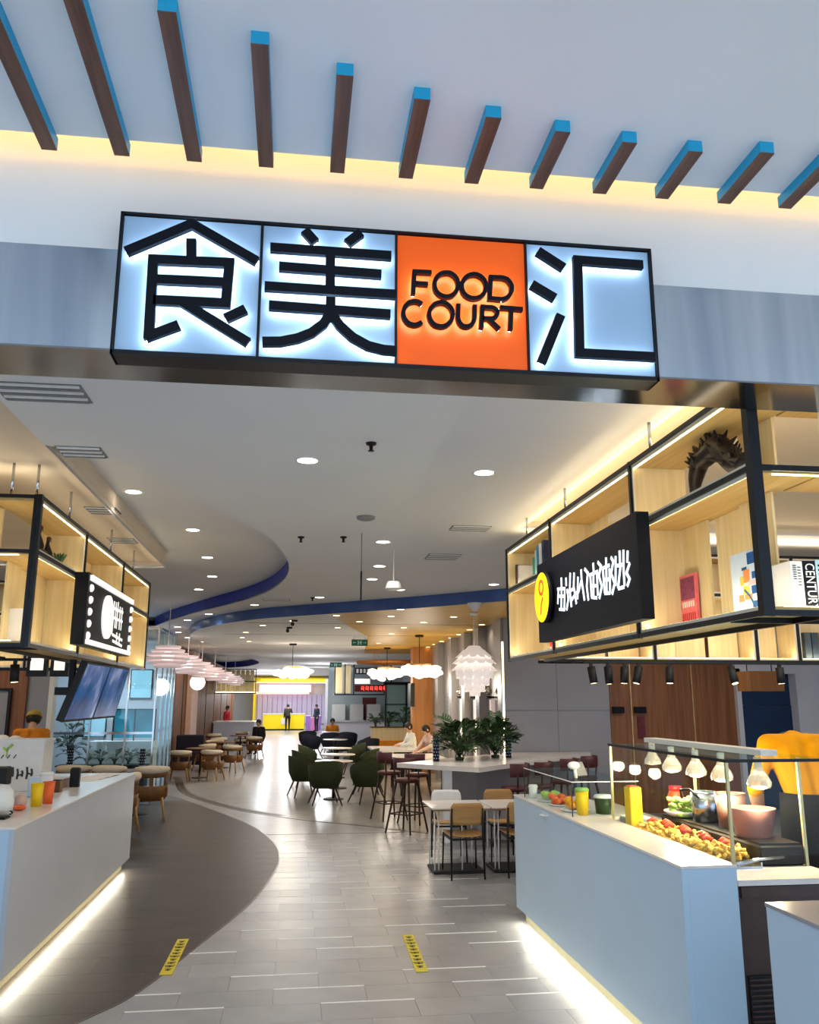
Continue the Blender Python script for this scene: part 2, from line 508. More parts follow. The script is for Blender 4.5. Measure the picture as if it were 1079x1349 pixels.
SIGN_LT = {'f': [[(0.431,3.15),(0.371,3.149),(0.366,3.063)],[(0.369,3.105),(0.418,3.105)]],'o': [[(0.524,3.11),(0.522,3.098),(0.518,3.087),(0.511,3.077),(0.503,3.069),(0.493,3.064),(0.482,3.062),(0.471,3.063),(0.461,3.067),(0.453,3.073),(0.446,3.082),(0.442,3.093),(0.441,3.105),(0.442,3.117),(0.446,3.128),(0.453,3.138),(0.462,3.146),(0.472,3.151),(0.483,3.153),(0.494,3.153),(0.504,3.149),(0.512,3.142),(0.519,3.133),(0.523,3.122),(0.524,3.11)]],'o2': [[(0.623,3.111),(0.621,3.099),(0.617,3.087),(0.61,3.077),(0.601,3.069),(0.59,3.064),(0.579,3.062),(0.568,3.063),(0.558,3.067),(0.549,3.073),(0.542,3.082),(0.538,3.093),(0.537,3.105),(0.538,3.117),(0.543,3.128),(0.55,3.138),(0.559,3.146),(0.569,3.151),(0.581,3.154),(0.592,3.153),(0.602,3.149),(0.611,3.142),(0.618,3.133),(0.622,3.122),(0.623,3.111)]],'d': [[(0.676,3.065),(0.635,3.066),(0.641,3.147),(0.68,3.148),(0.681,3.148),(0.69,3.146),(0.699,3.143),(0.706,3.136),(0.711,3.128),(0.715,3.119),(0.715,3.109),(0.714,3.099),(0.71,3.089),(0.704,3.08),(0.697,3.073),(0.688,3.068),(0.679,3.065)]],'c': [[(0.396,3.029),(0.389,3.034),(0.38,3.037),(0.371,3.038),(0.363,3.036),(0.354,3.033),(0.347,3.027),(0.341,3.02),(0.336,3.011),(0.333,3.001),(0.332,2.991),(0.333,2.982),(0.336,2.973),(0.341,2.965),(0.347,2.958),(0.354,2.953),(0.363,2.951),(0.371,2.95),(0.38,2.952),(0.388,2.956),(0.396,2.962)]],'o3': [[(0.504,2.997),(0.502,2.985),(0.498,2.974),(0.491,2.965),(0.483,2.957),(0.473,2.952),(0.462,2.95),(0.452,2.951),(0.442,2.954),(0.433,2.961),(0.427,2.97),(0.423,2.98),(0.421,2.992),(0.423,3.004),(0.427,3.015),(0.434,3.024),(0.442,3.032),(0.452,3.037),(0.463,3.04),(0.474,3.039),(0.484,3.035),(0.492,3.028),(0.499,3.019),(0.503,3.009),(0.504,2.997)]],'u': [[(0.524,3.038),(0.522,2.989),(0.522,2.986),(0.524,2.976),(0.528,2.967),(0.534,2.96),(0.542,2.956),(0.551,2.955),(0.559,2.957),(0.568,2.962),(0.574,2.97),(0.578,2.979),(0.58,2.989),(0.582,3.038)]],'r': [[(0.603,2.951),(0.609,3.032),(0.639,3.032),(0.641,3.032),(0.649,3.03),(0.655,3.026),(0.66,3.02),(0.661,3.012),(0.659,3.004),(0.655,2.998),(0.648,2.993),(0.64,2.99),(0.607,2.989)],[(0.628,2.99),(0.667,2.953)]],'t': [[(0.671,3.034),(0.752,3.032)],[(0.711,3.032),(0.706,2.952)]]}
NEON = [[(5.208,2.463),(5.207,2.409)],[(5.298,2.401),(5.138,2.385)],[(5.274,2.398),(5.302,2.306)],[(5.207,2.409),(5.233,2.264)],[(5.146,2.381),(5.17,2.258)],[(5.273,2.268),(5.162,2.254)],[(5.263,2.351),(5.167,2.34)],[(5.113,2.45),(5.113,2.397)],[(5.1,2.375),(5.081,2.315),(5.124,2.248)],[(5.026,2.467),(5.047,2.369),(5.028,2.257)],[(4.952,2.458),(4.97,2.378),(4.934,2.266)],[(5.041,2.292),(4.917,2.334)],[(5.087,2.355),(4.987,2.361)],[(4.884,2.423),(4.909,2.291)],[(4.822,2.458),(4.821,2.395),(4.889,2.33)],[(4.821,2.395),(4.785,2.27)],[(4.76,2.451),(4.698,2.414)],[(4.711,2.416),(4.736,2.347),(4.718,2.262)],[(4.612,2.464),(4.607,2.401)],[(4.686,2.403),(4.543,2.405)],[(4.667,2.396),(4.663,2.276)],[(4.614,2.402),(4.631,2.272)],[(4.557,2.394),(4.561,2.272)],[(4.664,2.274),(4.576,2.26)],[(4.655,2.337),(4.566,2.327)],[(4.536,2.456),(4.49,2.427),(4.528,2.377),(4.491,2.315),(4.539,2.252)],[(4.406,2.461),(4.409,2.402)],[(4.474,2.41),(4.36,2.412)],[(4.462,2.406),(4.451,2.272)],[(4.409,2.402),(4.422,2.268)],[(4.363,2.395),(4.369,2.266)],[(4.451,2.27),(4.37,2.262)],[(4.453,2.344),(4.365,2.337)],[(4.332,2.449),(4.301,2.423),(4.342,2.363),(4.297,2.306),(4.342,2.252)],[(4.264,2.446),(4.286,2.289)],[(4.206,2.465),(4.208,2.372),(4.255,2.272)],[(4.152,2.46),(4.164,2.365),(4.163,2.273)],[(4.25,2.27),(4.169,2.269)],[(4.266,2.393),(4.158,2.384)],[(4.096,2.446),(4.11,2.385)],[(4.078,2.38),(4.128,2.335),(4.092,2.299),(4.127,2.268)]]
DRAGON = [(3.772,2.699),(3.844,2.713),(3.882,2.712),(3.886,2.734),(3.877,2.765),(3.861,2.793),(3.838,2.823),(3.815,2.845),(3.777,2.853),(3.725,2.859),(3.673,2.872),(3.624,2.874),(3.589,2.836),(3.555,2.803),(3.521,2.769),(3.474,2.743),(3.421,2.725),(3.382,2.707)]
LM = [(0.04,5.08),(1.18,5.22),(0.78,7.76),(0.89,9.23),(0.9,10.26),(1.36,11.23),(2.48,10.54),(0.32,12.23),(-0.65,13.36),(-1.49,14.91),(-1.99,16.12),(-2.37,17.68),(-2.53,19.08),(-2.53,20.7),(-3.16,21.84),(-2.31,22.15),(0.85,12.85),(1.87,11.93)]
LC = [(-1.32,6.83),(-1.03,8.36),(-1.05,10.02),(-1.14,11.6),(-1.47,13.03)]
LG = [(0.61,13.19),(1.04,14.18),(0.74,15.44),(1.48,12.16),(1.46,13.2),(2.12,14.18),(1.92,15.28),(2.44,13.15),(3.18,14.48),(3.18,15.54),(3.22,16.76),(3.22,17.69),(3.21,18.79),(3.22,19.85),(3.22,20.84),(1.86,16.74),(1.88,19.59),(-0.58,15.13),(-0.96,16.73),(-1.11,18.18),(-0.06,14.18),(-1.03,19.35)]
# ================================================================== SETTING
# floor: slab, grey tiles in half-bond, white inlay strips, the dark curved zone, the pale zone beyond
fl = struct(MB().box(-9, 9, -6, 56, -0.2, -0.004).build('floor', M['grout']))
DARK = smooth_path([(-1.9, 3.4), (-1.5, 4.5), (-1.114, 5.25), (-0.875, 5.72), (-0.622, 6.71), (-0.322, 7.96), (-0.159, 9.2), (-0.113, 10.1),
                    (-0.204, 11.15), (-0.561, 12.7), (-1.253, 14.5), (-2.015, 16.3), (-2.803, 17.6)], 5)
DARK_POLY = DARK + [(-9, 19.5), (-9, 3.4)]
CURVE2 = smooth_path([(-2.45, 20.6), (-2.40, 19.44), (-1.96, 17.0), (-1.237, 15.2), (-0.623, 14.12), (0.186, 13.15), (1.014, 12.42), (1.756, 11.69), (2.926, 10.74), (4.5, 9.9), (9, 9.0)], 5)
struct(MB().box(-9, 9, -6, 2.8, -0.004, 0.0).build('floor_concourse_bounce', mat('concourse_bounce_pale', (226, 226, 228), .25, noise=((218, 218, 221), 1.5))))  # unseen pale slab added to bounce light up to ceiling and steel
TW, TD = 0.545, 0.2767
tile_mesh = None
def in_poly(p, poly):
    c = False
    for i in range(len(poly)):
        (x1, y1), (x2, y2) = poly[i - 1], poly[i]
        if (y1 > p[1]) != (y2 > p[1]) and p[0] < (x2 - x1) * (p[1] - y1) / (y2 - y1) + x1: c = not c
    return c
rng = random.Random(3)
PALE_POLY = CURVE2 + [(9, 56), (-2.45, 56)]
def tile_piece(name, poly, z0, z1, m, parent):
    poly = [p for i, p in enumerate(poly) if (Vector(p) - Vector(poly[i - 1])).length > 1e-4]
    if len(poly) < 3: return
    return MB().prism(poly, 'z', z0, z1).build(name, m, parent)
masters = {}
ntile = 0
for r in range(-12, 24):
    y0 = 5.40 - TD / 2 + (r - 0.5) * TD + 0.1384
    y0 = 5.40 + (r - 1) * TD
    xoff = 0.2 - 0.2725 * (r % 4)
    for k in range(-14, 9):
        x0 = xoff + k * TW
        if x0 + TW < -1.65 or x0 > 2.1 or y0 < 2.85: continue
        c = (x0 + TW / 2, y0 + TD / 2)
        if y0 > 11.8: continue
        if all(in_poly(q, DARK_POLY) for q in ((x0, y0), (x0 + TW, y0), (x0, y0 + TD), (x0 + TW, y0 + TD))): continue
        if all(in_poly(q, PALE_POLY) for q in ((x0, y0), (x0 + TW, y0), (x0, y0 + TD), (x0 + TW, y0 + TD))): continue
        key = rng.choice('aab bcc'.replace(' ', ''))
        if key not in masters:
            o = MB().box(0.001, TW - 0.001, 0.001, TD - 0.001, -0.01, 0.0).build('floor_tile', M['tile_' + key], fl)
            masters[key] = o
        else:
            o = masters[key].copy(); COL.objects.link(o); o.parent = fl
        o.location = (x0 * S, y0 * S, 0)
        ntile += 1
# far grey tiles are too small to tell apart
struct(MB().box(-9, 9, 11.8, 56, -0.01, -0.0002).build('floor_far_field', M['tile_a'], fl)); 
for r in range(-6, 22):
    if (r % 4 == 3) and r < 8: continue
    y0 = 5.40 + r * TD
    xoff = 0.2 - 0.2725 * (r % 4)
    for k in range(-3, 4):
        x0 = xoff + k * 2 * TW
        xa, xb = x0, x0 + TW
        if xb > 1.95 or xa < -1.4: continue
        if in_poly((xb, y0), DARK_POLY): continue
        while in_poly((xa, y0), DARK_POLY) and xa < xb: xa += 0.01
        if in_poly(((xa + xb) / 2, y0 + .02), PALE_POLY) or xb - xa < .08: continue
        MB().box(xa, xb, y0 - 0.009, y0 + 0.009, -0.004, 0.0012).build('inlay_strip', M['inlay'], fl)
# dark zone: tiles clipped by the curve
dz = struct(flat('floor_dark_zone', [DARK_POLY], -0.003, 0.004, M['grout']))
for r in range(0, 34):
    y0 = 3.6 + r * 0.36
    for k in range(-3, 3):
        x0 = -0.35 * (r % 2) + k * 0.9
        if x0 + 0.9 < -1.9 and y0 < 9.5: continue
        if x0 + 0.9 < -2.9: continue
        pg = clip_rect(DARK_POLY, x0 + .0012, x0 + .8988, y0 + .0012, y0 + .3588)
        if len(pg) > 2: tile_piece('floor_tile', pg, 0.0008, 0.0022, M[rng.choice(('dark_a', 'dark_b'))], dz)
MB().stroke(DARK, 0.012, 'z', -0.003, 0.0032).build('trim_strip', M['trim_dark'], dz)
pz = struct(flat('floor_pale_zone', [PALE_POLY], -0.003, 0.005, M['warm_a']))
MB().stroke(CURVE2[6:], 0.05, 'z', -0.003, 0.0034).build('trim_strip', M['trim_dark'], pz)
struct(MB().stroke([(-2.6, 20.6)] + [(p[0] - .0, p[1] + .12) for p in CURVE2[5:24]], 0.16, 'z', -0.003, 0.0029).build('floor_trim_band', M['dark_a'], pz))

# ceilings of the hall
C1 = smooth_path([(-1.47, 4.95), (-1.114, 5.25), (-0.875, 5.72), (-0.6, 6.6), (-0.43, 7.11), (-0.29, 7.56), (-0.17, 8.34), (-0.1, 9.31), (-0.15, 10.33), (-0.38, 11.6), (-0.8, 12.8), (-1.5, 14.3), (-2.32, 16.2), (-2.81, 17.6)], 5)
HOLE1 = C1 + [(-7, 19.5), (-7, 9.7), (-1.47, 9.7)]
struct(MB().box(-1.474, -1.464, 3.05, 9.66, 3.16, 3.33).build('ceiling_trim_recess', M['ceil_warm_glow']))
struct(MB().box(-9, -1.474, 9.60, 9.66, 3.16, 3.33).build('ceiling_trim_recess', M['ceil_warm_glow']))
struct(MB().box(1.89, 1.90, 3.05, 6.95, 3.16, 3.20).build('ceiling_trim_recess', M['ceil_warm_glow']))
struct(MB().box(1.89, 9, 6.95, 6.99, 3.16, 3.20).build('ceiling_trim_recess', M['ceil_warm_glow']))
struct(MB().box(-9, 9, 3.05, 56, 3.55, 3.60).build('light_leak_slab', M['wall_white']))  # unseen slab added to stop sky light leaking into the hall
C2 = smooth_path([(-1.95, 20.5), (-2.12, 18.8), (-2.12, 17.7), (-1.8, 16.2), (-1.31, 15.0), (-0.62, 13.92), (0.1, 13.26), (0.99, 12.5), (1.79, 11.83), (2.74, 10.89), (3.6, 10.2)], 5)
HOLE_R = [(1.9, 3.06), (7, 3.06), (7, 6.95), (1.9, 6.95)]
HOLE_L = [(-7, 3.06), (-1.475, 3.06), (-1.475, 9.6), (-7, 9.6)]
H3 = smooth_path([(-7, 24), (-4.5, 25.2), (-3.1, 27.2), (-2.2, 28.6), (-1.45, 32.2), (-1.6, 36), (-3, 40), (-7, 42)], 4)
cm = struct(flat('ceiling_main', [[(-9, 3.05), (9, 3.05), (9, 56), (-9, 56)], HOLE1, HOLE_R, HOLE_L, H3], 3.14, 0.02, M['ceil_hall']))
struct(MB().box(-9, -1.46, 3.05, 9.65, 3.20, 3.22).build('ceiling_stall', M['ceil_warm_glow']))
struct(MB().box(1.88, 9, 3.05, 7.0, 3.20, 3.22).build('ceiling_stall', M['ceil_warm_glow']))
struct(MB().box(2.72, 5.6, 4.1, 7.0, 0, .12).build('floor_stall_platform', M['brown_cab']))
struct(flat('ceiling_curve_upper', [[(-9, 9.58), (-1.5, 9.58), (-1.5, 4.8), (0.1, 4.8), (0.1, 20), (-9, 20)]], 3.325, 0.02, M['ceil_hall']))
struct(MB().box(-9, -1, 23, 43, 3.4, 3.42).build('ceiling_upper_far', M['ceil_white']))
rb = MB()
for i in range(len(C1) - 1):
    (x0, y0), (x1, y1) = C1[i], C1[i + 1]
    rb.add([(x0, y0, 3.142), (x1, y1, 3.142), (x1, y1, 3.325), (x0, y0, 3.325)], [(0, 1, 2, 3)], True)
struct(rb.build('ceiling_trim_curve', M['riser_blue']))
rb = MB()
for i in range(len(H3) - 1):
    (x0, y0), (x1, y1) = H3[i], H3[i + 1]
    rb.add([(x0, y0, 3.142), (x1, y1, 3.142), (x1, y1, 3.4), (x0, y0, 3.4)], [(0, 1, 2, 3)], True)
struct(rb.build('ceiling_trim_far', M['riser_blue']))
GOLD = C2 + [(3.6, 22.6), (1.75, 22.6), (1.3, 18), (0.95, 12.55)]
k = min(range(len(C2)), key=lambda i: abs(C2[i][0] - 0.45))
struct(flat('ceiling_gold', [C2[k:] + [(3.6, 24.0), (1.9, 24.0), (1.45, 17.5)]], 2.975, 0.1, M['ceil_gold']))
struct(flat('ceiling_lower_washed', [C2[:k + 1] + [(1.45, 17.5), (1.9, 24.0), (3.6, 24.0), (3.6, 34), (0.5, 34), (-0.9, 27), (-1.6, 22.5)]], 2.976, 0.1, M['ceil_white']))  # light washing the gold ceiling pale, painted as a white slab
rb = MB()
for i in range(len(C2) - 1):
    (x0, y0), (x1, y1) = C2[i], C2[i + 1]
    rb.add([(x0 * 1.0, y0 - .004, 2.974), (x1, y1 - .004, 2.974), (x1, y1 - .004, 3.14), (x0, y0 - .004, 3.14)], [(0, 1, 2, 3)], True)
struct(rb.build('ceiling_trim_gold', M['riser_grey']))
for (x0, x1, y) in ((-1.1, 3.5, 14.6), (-1.7, 3.5, 17.2), (-1.6, 3.5, 20.4)):
    struct(MB().box(x0 + .3, x1 - .25, y, y + .02, 2.972, 2.9765).build('ceiling_trim_joint', M['grille']))
# dropped bulkhead across the far hall
struct(MB().box(-9, 9, 46.0, 46.3, 3.02, 3.14).build('ceiling_bulkhead', M['ceil_white']))

# entrance wall: white upper wall, steel beam, glowing slot, concourse ceiling
struct(MB().box(-9, 9, 2.80, 3.05, 3.228, 4.6).build('wall_front', M['wall_white']))
struct(MB().box(-9, 9, 2.795, 2.86, 2.86, 3.228).build('trim_1', M['steel']))
struct(MB().box(-9, 9, 2.793, 3.07, 2.853, 2.86).build('trim_2', M['steel_dark']))
struct(MB().box(-9, 9, 2.86, 3.07, 2.86, 3.228).build('wall_lintel', M['wall_white']))
for x in (-3.2, -1.38, 2.9): struct(MB().box(x, x + .006, 2.7935, 2.796, 2.861, 3.227).build('trim_seam', M['grille']))
struct(MB().box(-9, 9, -6, 2.64, 3.55, 3.58).build('ceiling_concourse', M['ceil_white']))
struct(MB().box(-9, 9, 2.50, 2.80, 3.95, 3.98).build('ceiling_slot', M['wall_white']))
struct(MB().box(-9, 9, 2.45, 2.50, 3.58, 3.98).build('wall_slot_back', M['wall_white']))
tag(MB().box(-4.2, 4.2, 2.525, 2.56, 3.584, 3.60).build('led_cove_strip', M['led_cove']), 'long warm LED cove strip hidden in the slot above the white entrance wall', 'light')
# concourse beams
bx = [(-0.632, 1.90), (-0.392, 2.009), (-0.149, 2.094), (0.097, 2.186), (0.339, 2.257), (0.576, 2.31), (0.815, 2.348), (1.052, 2.372), (1.291, 2.389), (1.534, 2.363), (1.776, 2.33)]
words_ = ('second', 'third', 'fourth', 'fifth', 'sixth', 'seventh', 'eighth', 'ninth', 'tenth', 'eleventh', 'twelfth')
bx = [(-0.868, 1.78)] + bx
words_ = ('leftmost, cut by the left frame edge',) + tuple(x + ' from the left' for x in words_[:-1]) + ('rightmost, cut by the right frame edge',)
for (x, yn), wd in zip(bx, words_):
    t = thing('ceiling_beam', 'slim ceiling beam with wood underside and sky-blue sides above the big sign, ' + wd, 'beam', (x, yn, 3.505), 0, 'wood and blue ceiling beams')
    MB().box(x - .025, x + .025, yn, 2.664, 3.5085, 3.5499).build('beam_body', M['blue_paint'], t)
    MB().box(x - .025, x + .025, yn, 2.664, 3.505, 3.5084).build('wood_underside', M['beam_wood'], t)

# side and back walls
struct(MB().box(-9, -3.70, 14.0, 14.1, 0, 3.32).build('wall_left_stall_back', M['grey_wall']))
wl = struct(MB().box(-7.5, -4.06, 13.93, 13.999, 0, 3.1).build('wall_left_wood', M['walnut']))
for i in range(1, 8): MB().box(-7.5 + i * .43, -7.5 + i * .43 + .008, 13.926, 13.931, 0, 3.1).build('joint', M['brass'], wl)
struct(MB().box(-3.73, -3.66, 13.92, 14.12, 0, 3.1).build('trim_post_left', M['trim_w']))
struct(MB().box(-9.1, -9, 2.8, 56, 0, 4.6).build('wall_left', M['light_wall']))
struct(MB().box(9, 9.1, 2.8, 56, 0, 4.6).build('wall_right', M['light_wall']))
struct(MB().box(-9, 9, 54, 54.2, 0, 3.6).build('wall_back', M['light_wall']))
# right: grey panels, wood panels, navy doorway
gw = struct(MB().box(3.24, 4.93, 13.22, 13.4, 0, 3.14).build('wall_right_grey', M['grey_wall']))
for (a, b, z0, z1) in ((3.24, 4.08, 0, 1.54), (4.085, 4.93, 0, 1.54), (3.24, 4.08, 1.548, 3.14), (4.085, 4.93, 1.548, 3.14)):
    MB().box(a, b, 13.2, 13.219, z0, z1).build('wall_panel', M['grey_wall'], gw)
ww = struct(MB().box(4.93, 7.02, 13.21, 13.4, 0, 3.14).build('wall_right_wood', M['walnut']))
for (a, b) in ((4.935, 5.27), (5.29, 6.30), (6.32, 7.02)):
    MB().box(a, b, 13.185, 13.209, 0, 3.14).build('wood_panel', M['walnut'], ww)
for a in (5.27, 6.30): MB().box(a + .002, a + .018, 13.18, 13.209, 0, 3.14).build('brass_strip', M['brass'], ww)
struct(MB().box(7.02, 7.10, 13.1, 13.4, 0, 2.2).box(8.05, 9, 13.1, 13.4, 0, 3.14).box(7.02, 8.05, 13.1, 13.4, 2.12, 3.14).build('trim_door_frame', M['light_wall']))
struct(MB().box(7.10, 8.05, 13.3, 13.36, 0, 1.62).box(7.10, 8.05, 13.31, 13.36, 1.625, 2.12).build('door_1', M['navy_door']))
# right hall wall with lit recesses
rw = struct(MB().box(3.34, 3.5, 13.4, 24, 0, 3.14).build('wall_right_hall', M['grey_wall']))
for (y0, y1) in ((13.24, 13.5), (14.9, 15.2), (16.2, 16.5), (17.6, 17.9), (19.3, 19.7)):
    p = struct(MB().box(3.20, 3.339, y0, y1, 0, 2.97).build('wall_pilaster', M['grey_wall'], rw))
    MB().box(3.205, 3.3, y1 + .001, y1 + .03, 0.2, 2.6).build('led_line', M['led_warm'], rw) if y0 > 13.3 else MB().box(3.22, 3.24, 13.235, 13.239, 0.1, 2.6).build('led_line', M['down_w'], rw)
struct(MB().box(2.85, 3.34, 20.9, 21.3, 0, 2.97).build('wall_orange_pillar', M['orange_panel']))
# left hall: wood panelled wall
lw = struct(MB().box(-3.3, -3.10, 20.0, 46, 0, 3.14).build('wall_left_hall', M['walnut2']))
yy = 20.0
for i in range(16):
    MB().box(-3.099, -3.07 + .01 * (i % 2), yy + .03, yy + 1.5, 0.05, 3.05).build('wood_panel', M['walnut2'], lw); yy += 1.6
struct(MB().box(-3.10, -2.92, 25.6, 27.2, 0, 3.1).build('wall_niche', M['cloth_pink'], lw))
struct(MB().box(-9, -3.07, 19.9, 20.0, 0, 3.14).build('wall_left_end', M['walnut2']))
# ================================================================== MAIN SIGN
sg = thing('entrance_sign', 'long entrance sign of four square lit panels reading FOOD COURT and three black characters', 'sign', (0.31, 2.75, 2.81))
X0, X1, Z0, Z1 = -0.622, 1.245, 2.815, 3.312
MB().box(X0, X1, 2.712, 2.794, Z0, Z1).build('sign_box', M['letter'], sg)
TWd = (X1 - X0) / 4
for i in range(4):
    MB().box(X0 + i * TWd + .005, X0 + (i + 1) * TWd - .005, 2.706, 2.7119, Z0 + .008, Z1 - .006).build('face_panel', M['sign_orange'] if i == 2 else M['sign_blue'], sg)
fr = MB()
fr.box(X0 - .004, X1 + .004, 2.695, 2.795, Z0 - .012, Z0 + .002).box(X0 - .004, X1 + .004, 2.695, 2.795, Z1 - .002, Z1 + .005)
fr.box(X0 - .006, X0 + .003, 2.695, 2.795, Z0 - .012, Z1 + .005).box(X1 - .003, X1 + .006, 2.695, 2.795, Z0 - .012, Z1 + .005)
for i in (1, 2, 3): fr.box(X0 + i * TWd - .0035, X0 + i * TWd + .0035, 2.697, 2.705, Z0, Z1)
fr.build('sign_frame', M['black'], sg)
def char_part(name, strokes, wd, w2, back):
    a = MB(); b = MB()
    for q_, st in enumerate(strokes):
        cl = (Vector(st[0]) - Vector(st[-1])).length < 1e-3 and len(st) > 6
        a.stroke(st, wd, 'y', 2.664 - .0005 * q_, 2.684 - .0005 * q_, closed=cl)
        b.stroke(st, w2, 'y', 2.6842, 2.6870, closed=cl)
    o = a.build(name, M['letter'], sg)
    b.build('led_backing', M['halo'], o)
for kch in ('shi', 'mei', 'hui'): char_part('character', SIGN_CH[kch], 0.0325, 0.022, 0)
for kch in SIGN_LT: char_part('letter', SIGN_LT[kch], 0.0150, 0.0085, 0)
MB().box(-0.128, -0.098, 2.6615, 2.6638, 2.845, 2.868).build('sticker', M['grille'], sg)

# ================================================================== HANGING SHELVES
def shelf_bay(t, ax, f, d, a0, a1, z0, z1, zm, sgn, rnd, upper='part', lower='slats', open0=False, bk0=0.026):
    """one wooden bay. ax: axis the run follows; f: front plane; d: depth direction sign*depth; a0..a1 along the run"""
    def bx_(m, p0, p1, q0, q1, r0, r1):
        if ax == 'y': m.box(min(p0, p1), max(p0, p1), q0, q1, r0, r1)
        else: m.box(q0, q1, min(p0, p1), max(p0, p1), r0, r1)
    T = .014
    fi = f + (0.006 if d > 0 else -0.006)
    b = f + d
    for nm, r0, r1 in (('bottom_board', z0 + .024, z0 + .024 + T), ('middle_board', zm - T / 2 - .01, zm + T / 2 + .01), ('top_board', z1 - .022 - T, z1 - .022)):
        m = MB(); bx_(m, fi, b, a0 + .012, a1 - .012, r0, r1); m.build(nm, M['maple_y'], t)
    for r0, r1 in ((z0 + .038, zm - .018), (zm + .018, z1 - .037)):
        for q in ((a1 - .012 - T,) if open0 else (a0 + .012, a1 - .012 - T)):
            m = MB(); bx_(m, fi, b, q, q + T, r0, r1); m.build('side_board', M['maple'], t)
    # pale edging on the front
    m = MB()
    e = f - (0.001 if d > 0 else -0.001)
    for r0, r1 in ((z0 + .024, zm - .012), (zm + .012, z1 - .022)):
        bx_(m, e, fi, a0 + .014, a1 - .014, r1 - .016, r1); bx_(m, e, fi, a0 + .014, a1 - .014, r0, r0 + .016)
        bx_(m, e, fi, a0 + .014, a0 + .028, r0 + .016, r1 - .016); bx_(m, e, fi, a1 - .028, a1 - .014, r0 + .016, r1 - .016)
    m.build('edge_trim', M['maple_edge'], t)
    # vertical back boards, alternately set forward
    n = max(2, round((a1 - a0) / 0.36))
    for i in range(n):
        q0 = a0 + bk0 + (a1 - a0 - bk0 - .026) * i / n; q1 = a0 + bk0 + (a1 - a0 - bk0 - .026) * (i + 1) / n
        dd = (0.0 if i % 2 else 0.035) * (1 if d > 0 else -1)
        if lower == 'slats' or (lower == 'first' and i == 0):
            m = MB(); bx_(m, b - dd - (.012 if d > 0 else -.012), b - dd, q0 + .002, q1 - .018, z0 + .038, zm - .018); m.build('back_board', M['maple'], t)
        if upper == 'full' or (upper == 'part' and i == n - 1) or (upper == 'first' and i == 0):
            m = MB(); bx_(m, b - (.012 if d > 0 else -.012), b, q0 + .002, q1 - .004, zm + .018, z1 - .037); m.build('back_board', M['maple'], t)
def shelf_steel(t, ax, f, d, posts, z0, z1, zm, big=()):
    def bar(nm, p0, p1, q0, q1, r0, r1):
        m = MB()
        if ax == 'y': m.box(min(p0, p1), max(p0, p1), q0, q1, r0, r1)
        else: m.box(q0, q1, min(p0, p1), max(p0, p1), r0, r1)
        m.build(nm, M['black'], t)
    sg_ = 1 if d > 0 else -1
    lo, hi = min(posts), max(posts)
    for zc, h in ((z0, .024), (zm, .024), (z1 - .022, .022)):
        zz = zc - (h / 2 if zc == zm else 0)
        bar('rail', f - .012 * sg_, f - .0015 * sg_, lo, hi, zz, zz + h)
    bar('rail', f + d, f + d + .02 * sg_, lo, hi, z0, z0 + .024)
    bar('rail', f + d, f + d + .02 * sg_, lo, hi, z1 - .022, z1)
    for p in posts:
        wd = .022 if p in big else .011
        bar('post', f - .014 * sg_, f + .01 * sg_, p - wd, p + wd, z0 - .002, z1 + .002)
ZB, ZT, ZM = 2.02, 2.983, 2.617
def rods(t, pts, zt):
    for x, y in pts: MB().cyl((x, y, ZT), (x, y, zt), .009, n=10).build('hanging_rod', M['chrome'], t)
hs = thing('hanging_shelf', 'right hanging shelf of pale wood boxes in black steel frame above the blue-lit food counter', 'shelf', (3.4, 5.1, ZB))
PR = [3.1, 4.33, 5.85, 7.14]
for a, b in zip(PR, PR[1:]): shelf_bay(hs, 'y', 1.804, .30, a, b, ZB, ZT, ZM, 1, 0, open0=a < 3.2, bk0=.30 if a < 3.2 else .026, upper='first' if a < 3.2 else 'part')
shelf_steel(hs, 'y', 1.804, .30, PR, ZB, ZT, ZM, big=(3.1,))
PX = [1.83, 3.0, 4.3, 5.6]
for a, b in zip(PX, PX[1:]): shelf_bay(hs, 'x', 3.1, .30, a + (.0 if a > 2 else .275), b, ZB, ZT, ZM, 1, 0, lower='slats' if a > 2 else 'none', upper='part' if a > 2 else 'none', open0=a < 2)
shelf_steel(hs, 'x', 3.1, .30, PX, ZB, ZT, ZM)
PX2 = [2.14, 3.1, 4.05, 4.45, 5.6]
for a, b in zip(PX2, PX2[1:]): shelf_bay(hs, 'x', 7.14, .30, a, b, ZB, ZT, ZM, 1, 0, lower='slats', upper='full')
shelf_steel(hs, 'x', 7.14, .30, PX2, ZB, ZT, ZM)
rods(hs, [(1.825, 4.1), (1.825, 5.55), (1.825, 6.55), (3.0, 3.2), (4.3, 3.2), (3.1, 7.3)], 3.14)
LED = M['led_warm']
# thin LED lines inside the boxes
MB().box(1.815, 1.822, 3.16, 7.10, ZB + .0381, ZB + .0425).build('led_line', LED, hs)
MB().box(1.815, 1.822, 3.16, 7.10, ZM - .0225, ZM - .0185).build('led_line', LED, hs)
MB().box(1.815, 1.822, 3.16, 7.10, ZT - .0405, ZT - .0365).build('led_line', LED, hs)
MB().box(1.90, 5.55, 3.115, 3.122, ZB + .0381, ZB + .0425).build('led_line', LED, hs)
MB().box(1.90, 5.55, 3.115, 3.122, ZM - .0225, ZM - .0185).build('led_line', LED, hs)
MB().box(2.2, 5.55, 7.155, 7.163, ZB + .0381, ZB + .0425).build('led_line', LED, hs)
MB().box(1.95, 1.97, 3.2, 7.1, ZT + .002, ZT + .012).build('led_line', LED, hs)
MB().box(2.0, 5.5, 3.25, 3.27, ZT + .002, ZT + .012).build('led_line', LED, hs)

